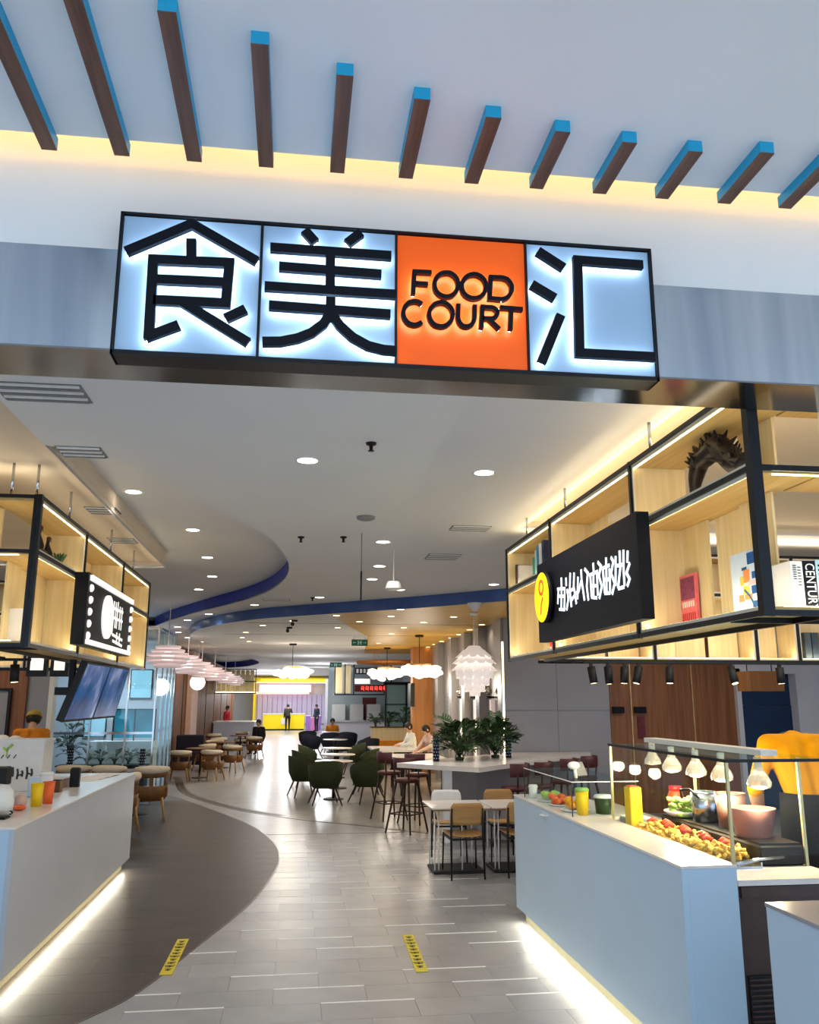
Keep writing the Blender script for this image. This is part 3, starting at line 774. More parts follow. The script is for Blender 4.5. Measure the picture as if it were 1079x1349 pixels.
hl = thing('hanging_shelf', 'left hanging shelf of pale wood boxes in black steel frame above the white drinks counter', 'shelf', (-3.2, 7.7, ZB))
PL = [5.56, 6.80, 8.29, 9.79]
for a, b in zip(PL, PL[1:]): shelf_bay(hl, 'y', -1.645, -.30, a, b, ZB, ZT, ZM, 1, 0, open0=a < 5.6, bk0=.30 if a < 5.6 else .026)
shelf_steel(hl, 'y', -1.645, -.30, PL, ZB, ZT, ZM, big=(5.56,))
PXL = [-5.2, -4.0, -2.85, -1.67]
for a, b in zip(PXL, PXL[1:]): shelf_bay(hl, 'x', 5.56, .30, a, b - (.275 if b > -2 else 0), ZB, ZT, ZM, 1, 0, lower='slats', upper='part')
shelf_steel(hl, 'x', 5.56, .30, PXL, ZB, ZT, ZM)
PXL2 = [-5.2, -4.0, -2.9, -1.97]
for a, b in zip(PXL2, PXL2[1:]): shelf_bay(hl, 'x', 9.79, .30, a, b, ZB, ZT, ZM, 1, 0, lower='slats', upper='full')
shelf_steel(hl, 'x', 9.79, .30, PXL2, ZB, ZT, ZM)
rods(hl, [(-1.69, 5.62), (-1.84, 5.60), (-1.67, 6.36), (-1.67, 7.8), (-1.67, 8.9), (-3.0, 5.65)], 3.20)
MB().box(-1.663, -1.656, 5.62, 9.75, ZB + .0381, ZB + .0425).build('led_line', LED, hl)
MB().box(-1.663, -1.656, 5.62, 9.75, ZM - .0225, ZM - .0185).build('led_line', LED, hl)
MB().box(-1.663, -1.656, 5.62, 9.75, ZT - .0405, ZT - .0365).build('led_line', LED, hl)
MB().box(-5.1, -1.75, 5.575, 5.582, ZB + .0381, ZB + .0425).build('led_line', LED, hl)
MB().box(-5.1, -1.75, 5.575, 5.582, ZM - .0225, ZM - .0185).build('led_line', LED, hl)

LC_ = (1.0, .90, .66)
def led(x, y, z, e, sx, sy, rot): light('shelf_led', 'AREA', (x, y, z), e, LC_, sx, sy, rot)
for X, y0, y1, sg_ in ((1.83, 3.15, 7.1, 1), (-1.675, 5.62, 9.75, -1)):
    L_ = y1 - y0; yc = (y0 + y1) / 2
    led(X, yc, ZB + .05, 7, .02, L_, (0, math.radians(-150 * sg_), 0))
    led(X, yc, ZM + .025, 3, .02, L_, (0, math.radians(-150 * sg_), 0))
    led(X + .1 * sg_, yc, ZT + .03, 3.5 if sg_ > 0 else 1.6, .02, L_, (0, PI, 0))
led(3.6, 3.125, ZB + .05, 7, 3.4, .02, (math.radians(150), 0, 0)); led(3.6, 3.125, ZM + .025, 4, 3.4, .02, (math.radians(150), 0, 0)); led(3.6, 3.25, ZT + .03, 7, 3.4, .02, (PI, 0, 0))
led(-3.4, 5.585, ZB + .05, 7, 3.4, .02, (math.radians(150), 0, 0)); led(-3.4, 5.585, ZM + .025, 4, 3.4, .02, (math.radians(150), 0, 0)); led(-3.4, 5.75, ZT + .03, 4, 3.4, .02, (PI, 0, 0))
led(3.9, 7.165, ZB + .05, 6, 3.4, .02, (math.radians(150), 0, 0)); led(-3.5, 9.815, ZB + .05, 5, 3.2, .02, (math.radians(150), 0, 0))

# track spots under the shelves
def spot(x, y, z, lab, tilt=0.0, rot=0.0):
    t = thing('track_spotlight', lab, 'spotlight', (x, y, z), 0, 'black track spotlights')
    c, s_ = math.cos(rot), math.sin(rot)
    dx, dy = math.sin(tilt) * c, math.sin(tilt) * s_
    MB().cyl((x, y, z + .15), (x + dx * .13, y + dy * .13, z + .02), .033, n=14).build('lamp_body', M['blackm'], t)
    MB().box(x - .012, x + .012, y - .012, y + .012, z + .12, z + .185).build('track_adapter', M['blackm'], t)
    MB().cyl((x + dx * .131, y + dy * .131, z + .0195), (x + dx * .133, y + dy * .133, z + .018), .024, n=14).build('lamp_lens', M['down_w'], t)
tr = tag(MB().box(2.30, 5.4, 6.68, 6.71, 1.992, 2.012).build('track_rail', M['blackm']), 'black lighting track hanging under the back of the right shelf', 'rail')
tr2 = MB().box(2.35, 2.37, 6.68, 7.16, 2.012, 2.021); tr2.box(4.6, 4.62, 6.68, 7.16, 2.012, 2.021); tr2.build('track_bracket', M['blackm'], tr)
for i, (x, tl) in enumerate(((2.36, .15), (2.50, .25), (2.64, .1), (2.76, .2), (3.02, .05), (3.55, .3), (3.98, .05), (4.4, .2))):
    spot(x, 6.695, 1.815, 'black track spotlight under the right shelf, %s from the aisle' % ('first second third fourth fifth sixth seventh eighth'.split()[i]), tl, i)
trl = tag(MB().box(-4.2, -2.0, 6.88, 6.91, 1.992, 2.012).build('track_rail', M['blackm']), 'black lighting track hanging under the left shelf', 'rail')
b_ = MB(); b_.box(-2.2, -2.18, 5.86, 6.88, 2.0, 2.02); b_.box(-3.9, -3.88, 5.86, 6.88, 2.0, 2.02); b_.build('track_bracket', M['blackm'], trl)
for i, (x, tl) in enumerate(((-2.11, .05), (-2.6, .2), (-3.2, .2))):
    spot(x, 6.895, 1.815, 'black track spotlight under the left shelf, %s from the aisle' % ('first second third'.split()[i]), tl, i)

# ================================================================== SHOP SIGNS ON THE SHELVES
rs = thing('shop_sign', 'black box sign with white brush lettering on the right shelf', 'sign', (1.70, 4.85, 2.09))
MB().box(1.668, 1.735, 3.97, 5.76, 2.088, 2.624).build('sign_box', M['letter'], rs)
MB().box(1.735, 1.79, 4.3, 4.36, 2.2, 2.5).box(1.735, 1.79, 5.4, 5.46, 2.2, 2.5).build('bracket', M['black'], rs)
n_ = MB()
for st in NEON: n_.stroke(st, .0185, 'x', 1.664, 1.6679)
n_.build('brush_lettering', M['neon'], rs)
d_ = MB(); d_.cyl((1.668, 5.535, 2.375), (1.630, 5.535, 2.375), .172, n=40); dk = d_.build('round_logo', M['letter'], rs)
MB().cyl((1.629, 5.535, 2.375), (1.6275, 5.535, 2.375), .166, n=40).build('logo_face', M['neon_y'], dk)
MB().stroke([(5.535 + .05 * math.cos(t), 2.44 + .045 * math.sin(t)) for t in [i * PI / 6 for i in range(13)]], .022, 'x', 1.6255, 1.6274, closed=True).stroke([(5.50, 2.37), (5.54, 2.33), (5.56, 2.26)], .02, 'x', 1.6255, 1.6274).build('logo_mark', M['cup_o'], dk)

ls = thing('shop_sign', 'black box sign with bulbs and a round white logo on the left shelf', 'sign', (-1.58, 7.4, 2.09))
MB().box(-1.632, -1.535, 6.52, 8.28, 2.098, 2.63).build('sign_box', M['letter'], ls)
MB().box(-1.645, -1.632, 6.9, 6.96, 2.2, 2.5).box(-1.645, -1.632, 7.8, 7.86, 2.2, 2.5).build('bracket', M['black'], ls)
MB().box(-1.5349, -1.515, 6.56, 8.24, 2.575, 2.615).build('light_bar', M['led_white'], ls)
MB().box(-1.5349, -1.515, 6.56, 8.24, 2.105, 2.14).build('light_bar', M['led_white'], ls)
for i in range(5):
    MB().ball((-1.53, 6.60, 2.52 - i * .088), (.022, .03, .03), 10, 6).build('bulb', M['led_white'], ls)
    MB().ball((-1.53, 8.20, 2.52 - i * .088), (.022, .03, .03), 10, 6).build('bulb', M['led_white'], ls)
MB().cyl((-1.5349, 7.2, 2.36), (-1.512, 7.2, 2.36), .175, n=36).build('round_logo', M['led_white'], ls)
g_ = MB()
for st in ([(7.42, 2.52), (7.40, 2.24)], [(7.5, 2.52), (7.5, 2.30)], [(7.58, 2.53), (7.56, 2.30)], [(7.67, 2.50), (7.68, 2.30)], [(7.76, 2.5), (7.76, 2.3)], [(7.40, 2.46), (7.8, 2.46)], [(7.4, 2.38), (7.8, 2.38)], [(7.42, 2.24), (7.85, 2.22)], [(7.45, 2.19), (7.85, 2.17)], [(7.60, 2.27), (7.62, 2.17)], [(7.72, 2.27), (7.72, 2.17)]):
    g_.stroke([(a + .05, b) for a, b in st], .022, 'x', -1.5349, -1.530)
g_.build('white_lettering', M['led_white'], ls)

# menu screens hung under the left shelf, tilted down to the aisle
tv = thing('menu_screen', 'blue double menu screen hanging tilted under the left shelf', 'screen', (-1.68, 7.85, 1.76))
A0, A1 = Vector((-1.60, 6.98, 1.99)), Vector((-1.60, 8.72, 2.0))
B0, B1 = Vector((-1.755, 6.98, 1.535)), Vector((-1.755, 8.95, 1.535))
nrm = (A1 - A0).cross(B0 - A0).normalized()
if nrm.x < 0: nrm = -nrm
def plate(m, u0, u1, v0, v1, d0, d1):
    def pt(u, v, d):
        a = A0.lerp(A1, u); b = B0.lerp(B1, u)
        return a.lerp(b, v) + nrm * d
    vs = [pt(u, v, d) for d in (d0, d1) for v in (v0, v1) for u in (u0, u1)]
    return m.add(vs, [(0, 2, 3, 1), (4, 5, 7, 6), (0, 1, 5, 4), (2, 6, 7, 3), (0, 4, 6, 2), (1, 3, 7, 5)], False)
plate(MB(), 0, 1, 0, 1, -.05, 0).build('screen_housing', M['blackm'], tv)
def screen_mat():
    m = bpy.data.materials.new('menu_screen_picture'); m.use_nodes = True
    nt = m.node_tree; b = nt.nodes['Principled BSDF']
    tc = nt.nodes.new('ShaderNodeTexCoord'); nz = nt.nodes.new('ShaderNodeTexNoise'); rp = nt.nodes.new('ShaderNodeValToRGB')
    nz.inputs['Scale'].default_value = 2.6; nz.inputs['Detail'].default_value = 2
    e = rp.color_ramp.elements
    e[0].position = .3; e[0].color = lin((16, 30, 84)) + (1,)
    e[1].position = .72; e[1].color = lin((150, 165, 200)) + (1,)
    q = e.new(.48); q.color = lin((24, 84, 140)) + (1,)
    q = e.new(.6); q.color = lin((70, 96, 150)) + (1,)
    nt.links.new(tc.outputs['Object'], nz.inputs['Vector']); nt.links.new(nz.outputs['Fac'], rp.inputs['Fac'])
    nt.links.new(rp.outputs['Color'], b.inputs['Emission Color']); nt.links.new(rp.outputs['Color'], b.inputs['Base Color'])
    b.inputs['Emission Strength'].default_value = .55; b.inputs['Roughness'].default_value = .12
    return m
SM = screen_mat()
plate(MB(), .02, .49, .03, .96, .0005, .003).build('screen', SM, tv)
plate(MB(), .52, .98, .03, .96, .0005, .003).build('screen', SM, tv)
m = MB(); m.box(-1.80, -1.76, 7.25, 7.31, 1.75, 2.02); m.box(-1.80, -1.76, 8.4, 8.46, 1.75, 2.02); m.box(-1.86, -1.70, 7.1, 8.6, 1.74, 1.80); m.build('hanging_bracket', M['blackm'], tv)

# ================================================================== COUNTERS
rc = thing('service_counter', 'long glossy white food counter on the right with glowing base, beside the aisle', 'counter', (2.2, 5.5, 0))
CW = M['solid_white']
MB().box(1.80, 1.83, 4.0, 7.1, 0.10, 0.935).build('front_panel', M['solid_bluelit'], rc)
MB().box(1.8305, 2.07, 4.0, 4.03, 0.10, 0.935).build('end_panel', M['solid_bluelit'], rc)
MB().box(1.8305, 2.07, 7.07, 7.1, 0.10, 0.935).build('end_panel', M['solid_bluelit'], rc)
MB().box(1.796, 2.074, 3.996, 7.104, 0.935, 0.95, ch=.002).build('ledge_top', M['quartz'], rc)
TOE = mat('toe_kick_beige', (196, 186, 150), .5, noise=((188, 178, 142), 9))
MB().box(1.86, 2.0, 4.05, 7.05, 0, 0.10).build('toe_kick', TOE, rc)
MB().box(1.845, 1.852, 4.05, 7.05, 0.090, 0.0985).build('led_strip', M['led_warm'], rc)
MB().box(2.074, 2.62, 4.0, 7.1, 0.855, 0.88).build('worktop', M['quartz'], rc)
MB().box(2.074, 2.60, 4.02, 7.08, 0.08, 0.855).build('cabinet', M['brown_cab'], rc)
MB().box(2.09, 2.59, 4.005, 4.019, 0.80, 0.85).build('drawer_band', M['brown_cab'], rc)
MB().box(2.10, 2.58, 4.05, 7.0, 0, 0.08).build('plinth', M['blackm'], rc)
vg = MB().box(2.095, 2.25, 4.008, 4.019, 0.16, 0.47).build('vent_grille', M['blackm'], rc)
for i in range(14): MB().box(2.098, 2.247, 4.000, 4.008, 0.17 + i * .0215, 0.178 + i * .0215).build('vent_slat', M['brown_cab'], vg)
light('counter_led', 'AREA', (1.835, 5.55, 0.095), 17, (1, .95, .80), 0.02, 2.9, (0, math.radians(64), 0))
rc2 = thing('service_counter', 'white counter end nearest the camera at the right frame edge', 'counter', (2.2, 2.4, 0))
MB().box(1.80, 1.83, 1.4, 3.27, 0.0, 0.935).build('front_panel', M['solid_bluelit'], rc2)
MB().box(1.8305, 2.6, 3.24, 3.27, 0.0, 0.935).build('end_panel', M['solid_bluelit'], rc2)
MB().box(1.796, 2.62, 1.4, 3.274, 0.935, 0.95, ch=.002).build('counter_top', M['grey_wall'], rc2)
lc = thing('service_counter', 'long glossy white drinks counter on the left with glowing base', 'counter', (-2.0, 7.7, 0))
MB().box(-1.68, -1.65, 5.69, 9.70, 0.10, 0.935).build('front_panel', CW, lc)
MB().box(-2.75, -1.6805, 5.69, 5.72, 0.10, 0.935).build('end_panel', M['solid_bluelit'], lc)
MB().box(-2.5, -1.6805, 9.67, 9.70, 0.10, 0.935).build('end_panel', CW, lc)
MB().box(-2.75, -1.646, 5.686, 9.704, 0.935, 0.95, ch=.002).build('counter_top', M['quartz'], lc)
MB().box(-2.4, -1.71, 5.75, 9.62, 0, 0.10).build('toe_kick', TOE, lc)
MB().box(-1.702, -1.695, 5.75, 9.62, 0.090, 0.0985).build('led_strip', M['led_warm'], lc)
light('counter_led', 'AREA', (-1.685, 7.7, 0.095), 21, (1, .95, .78), 0.02, 3.8, (0, math.radians(-64), 0))

# floor tape
for (lab, a, b) in (('yellow floor tape with black marks crossing from dark to grey floor', (-0.75, 6.87), (-0.758, 6.04)), ('yellow floor tape with black marks on the grey tiles right of the aisle', (0.884, 6.77), (0.861, 5.885))):
    t = thing('floor_tape', lab, 'tape', (a[0], (a[1] + b[1]) / 2, 0), 0, 'yellow floor tapes')
    d = Vector(b) - Vector(a); L = d.length; d.normalize(); p = Vector((-d.y, d.x))
    def qd(m, s0, s1, w0, w1, z0, z1):
        P_ = [tuple(Vector(a) + d * s_ + p * w_) for s_, w_ in ((s0, w0), (s1, w0), (s1, w1), (s0, w1))]
        return m.prism(P_, 'z', z0, z1)
    qd(MB(), 0, L, -.04, .04, .0014, .0042).build('tape_strip', M['tape'], t)
    for i in range(10):
        m = MB(); s0 = .05 + i * (L - .1) / 10
        w_ = .022 + .006 * ((i * 7) % 3)
        qd(m, s0, s0 + .014, -w_, w_, .0042, .0050); qd(m, s0 + .028, s0 + .04, -w_ * .8, w_ * .8, .0042, .0050)
        qd(m, s0, s0 + .045, -.006, .006, .0042, .0050)
        m.build('printed_mark', M['ink'], t)
# ================================================================== PEOPLE (one remeshed body each)
def human(name, label, loc, rot, cols, pose='stand', lean=0.0, head_down=0.0, arms=None, vox=.012, group=None, cap=None, hood=False):
    """cols: dict shirt/trousers/shoes/hair materials. local frame: faces +y"""
    V = Vector
    J = dict(pel=V((0, 0, .82)), waist=V((0, 0, .96)), chest=V((0, .005, 1.12)), neck=V((0, 0, 1.265)), head=V((0, .025, 1.385)))
    for s, k in ((1, 'r'), (-1, 'l')):
        J['sh' + k] = V((s * .165, 0, 1.20)); J['el' + k] = V((s * .205, -.02, .97)); J['wr' + k] = V((s * .20, .09, .78))
        J['hip' + k] = V((s * .085, 0, .80)); J['kn' + k] = V((s * .09, .02, .44)); J['an' + k] = V((s * .09, -.01, .075)); J['to' + k] = V((s * .105, .12, .03))
    if pose == 'sit':
        for k in list(J):
            if k[:2] not in ('kn', 'an', 'to'): J[k].z -= .40
        for s, k in ((1, 'r'), (-1, 'l')):
            J['kn' + k] = V((s * .10, .37, .43)); J['an' + k] = V((s * .10, .36, .075)); J['to' + k] = V((s * .11, .49, .03))
    if arms:
        for k, p in arms.items(): J[k] = V(p)
    piv = J['waist'].copy() - V((0, 0, .08))
    RX = Matrix.Rotation(-lean, 3, 'X')
    for k in ('waist', 'chest', 'neck', 'head', 'shr', 'shl', 'elr', 'ell', 'wrr', 'wrl'):
        J[k] = piv + RX @ (J[k] - piv)
    up = RX @ V((0, 0, 1)); fw = RX @ V((0, 1, 0))
    RH = Matrix.Rotation(-head_down, 3, 'X')
    hd = RH @ RX
    J['head'] = J['neck'] + hd @ V((0, .025, .12))
    caps = []
    def c(a, b, ra, rb, t): caps.append((V(a), V(b), ra, rb, t))
    c(J['pel'] + V((-.055, 0, 0)), J['pel'] + V((.055, 0, 0)), .095, .095, 'trousers')
    for o in (-.055, .055):
        c(J['pel'] + V((o, 0, .03)), J['waist'] + V((o, 0, 0)), .09, .085, 'shirt')
        c(J['waist'] + V((o, 0, 0)), J['chest'] + RX @ V((o * 1.25, 0, 0)), .088, .10, 'shirt')
        c(J['chest'] + RX @ V((o * 1.25, 0, 0)), J['neck'] + RX @ V((o * .9, -.01, -.07)), .10, .062, 'shirt')
    c(J['shl'], J['shr'], .058, .058, 'shirt')
    c(J['neck'] - up * .04, J['neck'] + hd @ V((0, .0, .05)), .048, .044, cols.get('neck', 'skin'))
    H = J['head']
    c(H + hd @ V((0, .0, .025)), H + hd @ V((0, -.012, .01)), .088, .09, 'hair')
    c(H + hd @ V((0, .012, -.012)), H + hd @ V((0, .03, -.055)), .078, .052, 'skin')
    c(H + hd @ V((0, .085, .0)), H + hd @ V((0, .102, -.022)), .010, .015, 'skin')      # nose
    for s in (-1, 1):
        c(H + hd @ V((s * .084, .0, .005)), H + hd @ V((s * .086, .0, -.025)), .014, .011, 'skin')   # ears
        c(H + hd @ V((s * .032, .076, .008)), H + hd @ V((s * .034, .077, .008)), .012, .012, 'eye')
    c(H + hd @ V((-.02, .076, -.052)), H + hd @ V((.02, .076, -.052)), .009, .009, 'lip')
    for s, k in ((1, 'r'), (-1, 'l')):
        c(J['sh' + k], J['el' + k], .055, .045, 'shirt'); c(J['el' + k], J['wr' + k], .043, .031, 'shirt' if not cols.get('short') else 'skin')
        d = (J['wr' + k] - J['el' + k]).normalized()
        side = d.cross(V((0, 0, 1)));
        side = side.normalized() if side.length > .1 else V((1, 0, 0))
        pl = J['wr' + k] + d * .055
        c(J['wr' + k], pl, .027, .033, 'skin')
        for i, (o, l) in enumerate(((-.027, .062), (-.009, .072), (.009, .067), (.026, .052))):
            k0 = pl + side * o + d * .02; k1 = k0 + d * l * .55; k2 = k1 + (d * .7 + V((0, 0, -.5))).normalized() * l * .45
            c(k0, k1, .0095, .0088, 'skin'); c(k1, k2, .0088, .0078, 'skin')
        t0 = J['wr' + k] + d * .03 - side * .03
        c(t0, t0 + (d * .7 - side * .6).normalized() * .045, .011, .0095, 'skin')
        c(J['hip' + k], J['kn' + k], .083, .06, 'trousers'); c(J['kn' + k], J['an' + k], .058, .04, 'trousers')
        c(J['an' + k] + V((0, -.02, -.03)), J['to' + k], .038, .032, 'shoes')
    m = MB()
    for a, b, ra, rb, t in caps:
        d = b - a; L = max(d.length, 1e-4); d = d / L if d.length > 1e-5 else V((0, 0, 1))
        q = V((0, 0, 1)).rotation_difference(d).to_matrix().to_4x4()
        n = 10 if ra > .02 else 7
        pr = []
        for i in range(5): pr.append((ra * math.cos(-PI / 2 + PI / 2 * i / 4) + 1e-4, ra * math.sin(-PI / 2 + PI / 2 * i / 4)))
        for i in range(1, 5): pr.append((rb * math.cos(PI / 2 * i / 4) + 1e-4, L + rb * math.sin(PI / 2 * i / 4)))
        pr.insert(5, (rb, L))
        mm = MB(); mm.lathe(pr, n=n)
        nv = len(mm.v)
        mm.f.append(list(range(n))[::-1]); mm.f.append(list(range(nv - n, nv)))
        m.add([Matrix.Translation(a) @ q @ V(p) for p in mm.v], mm.f)
    t_ = thing(name, label, 'person', loc, rot, group)
    me = bpy.data.meshes.new('t'); me.from_pydata([V(p) for p in m.v], [], m.f)
    bm = bmesh.new(); bm.from_mesh(me); bmesh.ops.recalc_face_normals(bm, faces=bm.faces); bm.to_mesh(me); bm.free()
    tmp = bpy.data.objects.new('t', me); COL.objects.link(tmp)
    r = tmp.modifiers.new('r', 'REMESH'); r.mode = 'VOXEL'; r.voxel_size = vox
    sm = tmp.modifiers.new('s', 'SMOOTH'); sm.iterations = 3; sm.factor = .5
    dg = bpy.context.evaluated_depsgraph_get()
    body = bpy.data.meshes.new_from_object(tmp.evaluated_get(dg))
    bpy.data.objects.remove(tmp)
    tags = ['shirt', 'trousers', 'skin', 'hair', 'shoes', 'eye', 'lip']
    mats = [cols['shirt'], cols['trousers'], M['skin'], cols.get('hair', M['hair']), cols.get('shoes', M['cloth_blk']), M['hair'], M['red_fab']]
    n = len(body.polygons); cen = np.zeros(n * 3); body.polygons.foreach_get('center', cen); cen = cen.reshape(-1, 3)
    best = np.full(n, 1e9); idx = np.zeros(n, int)
    for a, b, ra, rb, tg in caps:
        a_ = np.array(a); ab = np.array(b) - a_; L2 = max(ab @ ab, 1e-9)
        u = np.clip((cen - a_) @ ab / L2, 0, 1)
        dist = np.linalg.norm(cen - a_ - u[:, None] * ab, axis=1) - (ra + (rb - ra) * u)
        if tg in ('eye', 'lip'): dist -= .002
        k = dist < best; best[k] = dist[k]; idx[k] = tags.index(tg)
    body.materials.clear()
    for q in mats: body.materials.append(q)
    body.polygons.foreach_set('material_index', idx)
    body.polygons.foreach_set('use_smooth', [True] * n)
    body.transform(Matrix.Scale(S, 4)); body.name = 'body'
    o = bpy.data.objects.new('body', body); COL.objects.link(o); o.parent = t_; LOC[o.name] = tuple(loc)
    if cap:
        mm = MB(); pr = [(.001, .098), (.05, .088), (.085, .055), (.1, .01), (.1, -.01), (.097, -.01)]
        tmp_ = MB(); tmp_.lathe(pr, n=18); tmp_.box(-.06, .06, .07, .16, -.012, -.002)
        mm.add([H + hd @ (V(p) + V((0, -.005, .03))) for p in tmp_.v], tmp_.f, True)
        mm.build('cap', cap, t_, local=True)
    t_['_'] = 0; del t_['_']
    return t_, J
def apron_ties(t_, J, m, z0, z1, r=.15):
    a = MB(); a.lathe([(r, z0), (r * 1.02, (z0 + z1) / 2), (r * .98, z1)], n=24)
    for i in range(len(a.v)): a.v[i] = (a.v[i][0], a.v[i][1] * .78, a.v[i][2])
    return a.build('apron', m, t_, local=True)

h1, J1 = human('person', 'person in a yellow shirt and black apron bending forward behind the right food counter', (3.10, 4.98, .12), math.radians(-8),
               dict(shirt=M['shirt_y'], trousers=M['cloth_blk'], hair=M['hair'], short=True, neck='shirt'), lean=math.radians(24), head_down=math.radians(100),
               arms=dict(elr=(.27, .06, .97), wrr=(.20, .26, .86), ell=(-.27, .06, .97), wrl=(-.20, .26, .86)), vox=.011)
h1.scale = (1.12,) * 3
ap = MB(); ap.lathe([(.172, .42), (.182, .62), (.178, .80), (.170, .93), (.168, .93)], n=28)
for i in range(len(ap.v)): ap.v[i] = (ap.v[i][0], ap.v[i][1] * .82, ap.v[i][2])
ap.build('apron', M['cloth_blk'], h1, local=True)
h2, J2 = human('person', 'person in an orange shirt and pale cap seen from behind, far behind the left counter', (-3.50, 12.4, 0), 0.15,
               dict(shirt=M['shirt_o'], trousers=M['cloth_blk'], hair=M['hair']), head_down=.35, lean=.1, vox=.014, cap=mat('cap_olive', (168, 146, 66), .8, noise=((158, 136, 58), 12)))
h2.scale = (1.06,) * 3
human('person', 'standing person in dark olive clothes facing the yellow counter', (-0.33, 50.2, 0), 0.2, dict(shirt=M['cloth_olive'], trousers=M['cloth_blk']), vox=.02,
      arms=dict(elr=(.25, .05, 1.0), wrr=(.10, .20, 1.2)))
human('person', 'person in navy standing right of the yellow counter', (1.28, 49.5, 0), 2.2, dict(shirt=M['cloth_nvy'], trousers=M['cloth_nvy']), vox=.02)
human('person', 'person in red standing behind the far white counter on the left', (-2.75, 37.0, 0.0), -2.0, dict(shirt=M['cloth_red'], trousers=M['cloth_blk']), vox=.02)
human('person', 'seated person in black with long hair at the far wooden chairs', (-1.12, 29.2, 0.0), 2.7, dict(shirt=M['cloth_blk'], trousers=M['cloth_blk']), pose='sit', vox=.018)
human('person', 'seated person in a mustard top among the far black chairs', (1.36, 30.9, 0.0), PI, dict(shirt=M['shirt_o'], trousers=M['cloth_blk']), pose='sit', vox=.018)
human('person', 'seated person in white facing left at the long far table', (2.75, 20.2, 0.12), 1.75, dict(shirt=M['cloth_wht'], trousers=M['cloth_blk']), pose='sit', vox=.015,
      arms=dict(elr=(.22, .1, .62), wrr=(.12, .3, .62), ell=(-.22, .1, .62), wrl=(-.10, .3, .62)), lean=.15)
human('person', 'seated person in pale pink leaning to the long far table', (3.02, 18.9, 0.12), 1.9, dict(shirt=M['cloth_pink'], trousers=M['cloth_blk']), pose='sit', vox=.015,
      arms=dict(elr=(.24, .14, .66), wrr=(.10, .36, .62), ell=(-.24, .14, .66), wrl=(-.08, .36, .62)), lean=.30)

# ================================================================== CHAIRS, TABLES, STOOLS
def arm_chair(label, group):      # rounded wooden dining chair with cream padded top rail; faces +y
    t = thing('dining_chair', label, 'chair', (0, 0, 0), 0, group)
    W = M['oakdark']
    MB().lathe([(.19, .24), (.235, .29), (.252, .42), (.240, .42), (.222, .30), (.18, .25)], n=24, a0=-PI * 1.08, a1=PI * .08).build('seat_shell', W, t)
    MB().lathe([(.001, .385), (.19, .392), (.222, .37), (.222, .335), (.001, .33)], n=24).build('seat_cushion', M['cream_fab'], t)
    MB().lathe([(.232, .515), (.248, .53), (.248, .58), (.228, .58)], n=22, a0=-PI, a1=0).build('back_band', W, t)
    cu = MB(); P_ = [(.232 * math.cos(a), .232 * math.sin(a), .61) for a in [-PI + PI * i / 16 for i in range(17)]]
    cu.tube(P_, [.014] + [.026 + .026 * math.sin(PI * i / 14) for i in range(15)] + [.014], n=10).build('top_cushion', M['cream_fab'], t)
    MB().box(-.028, .028, -.245, -.228, .36, .56).build('back_post', W, t)
    for a in (-PI * .82, -PI * .18): MB().cyl((.236 * math.cos(a), .236 * math.sin(a), .35), (.238 * math.cos(a), .238 * math.sin(a), .54), .02, .018, n=8).build('back_post', W, t)
    for sx, sy in ((1, 1), (-1, 1), (1, -1), (-1, -1)):
        MB().cyl((.15 * sx, .14 * sy, .32), (.21 * sx, .20 * sy, 0), .022, .014, n=8).build('leg', M['oakseat'], t)
    return t
ac = arm_chair('', 'wooden armchairs with cream cushions along the left wall')
left_chairs = [
    (-2.03, 13.35, 0.15, 'wooden armchair with cream top cushion beside the dark curved floor, nearest of the left row'),
    (-2.25, 12.1, 1.1, 'cream cushioned chair partly hidden by the far end of the left drinks counter'),
    (-2.66, 13.55, -.1, 'cream cushioned chair behind the left counter, second from the aisle'),
    (-3.19, 13.65, .0, 'cream cushioned chair behind the left counter, third from the aisle'),
    (-3.72, 13.5, 0, 'cream cushioned chair behind the left counter, farthest from the aisle'),
    (-2.40, 19.5, .0, 'wooden armchair standing left of the pair past the dark floor ring'),
    (-1.72, 19.6, -.35, 'wooden armchair at the tip of the pale floor curve, back to the camera'),
    (-1.42, 21.7, -.5, 'wooden armchair one row behind the pale floor tip, nearer the aisle'),
    (-2.15, 22.3, .9, 'wooden armchair between the front pair and the dark bench'),
    (-1.12, 26.6, -.4, 'wooden armchair with high cream cushion right of the far left tables'),
    (-2.15, 26.0, .5, 'wooden armchair at the far round table by the panelled wall'),
    (-2.55, 29.0, .2, 'small distant wooden armchair near the white far counter'),
    (-1.75, 30.5, 2.6, 'small distant wooden armchair facing the camera beside the seated person in black'),
    (-3.05, 17.9, .3, 'wooden armchair beside the glass corner behind the nearest left chair'),
    (-2.1, 24.2, 2.9, 'wooden armchair facing the camera across the second left table'),
]
for i, (x, y, r, lb) in enumerate(left_chairs):
    o_ = ac if i == 0 else dup(ac, (x, y, 0), r, lb)
    if i == 0: move(ac, (x, y, 0), r); ac['label'] = lb
    o_.scale = (1, 1, 1.18 if i < 5 else 1.0)
def round_table(label, group, top, rad, h, stem, base):
    t = thing('round_table', label, 'table', (0, 0, 0), 0, group)
    MB().lathe([(.001, h - .022), (rad - .01, h - .022), (rad, h - .012), (rad, h - .004), (rad - .006, h), (.001, h)], n=36).build('table_top', top, t)
    MB().cyl((0, 0, .02), (0, 0, h - .022), .025, n=12).build('pedestal', stem, t)
    MB().lathe([(.001, .02), (.17, .02), (.18, .012), (.18, 0)], n=24).build('base', base, t)
    return t
rt = round_table('', 'round white tables with green chairs', M['quartz'], .34, .655, M['blackm'], M['blackm'])
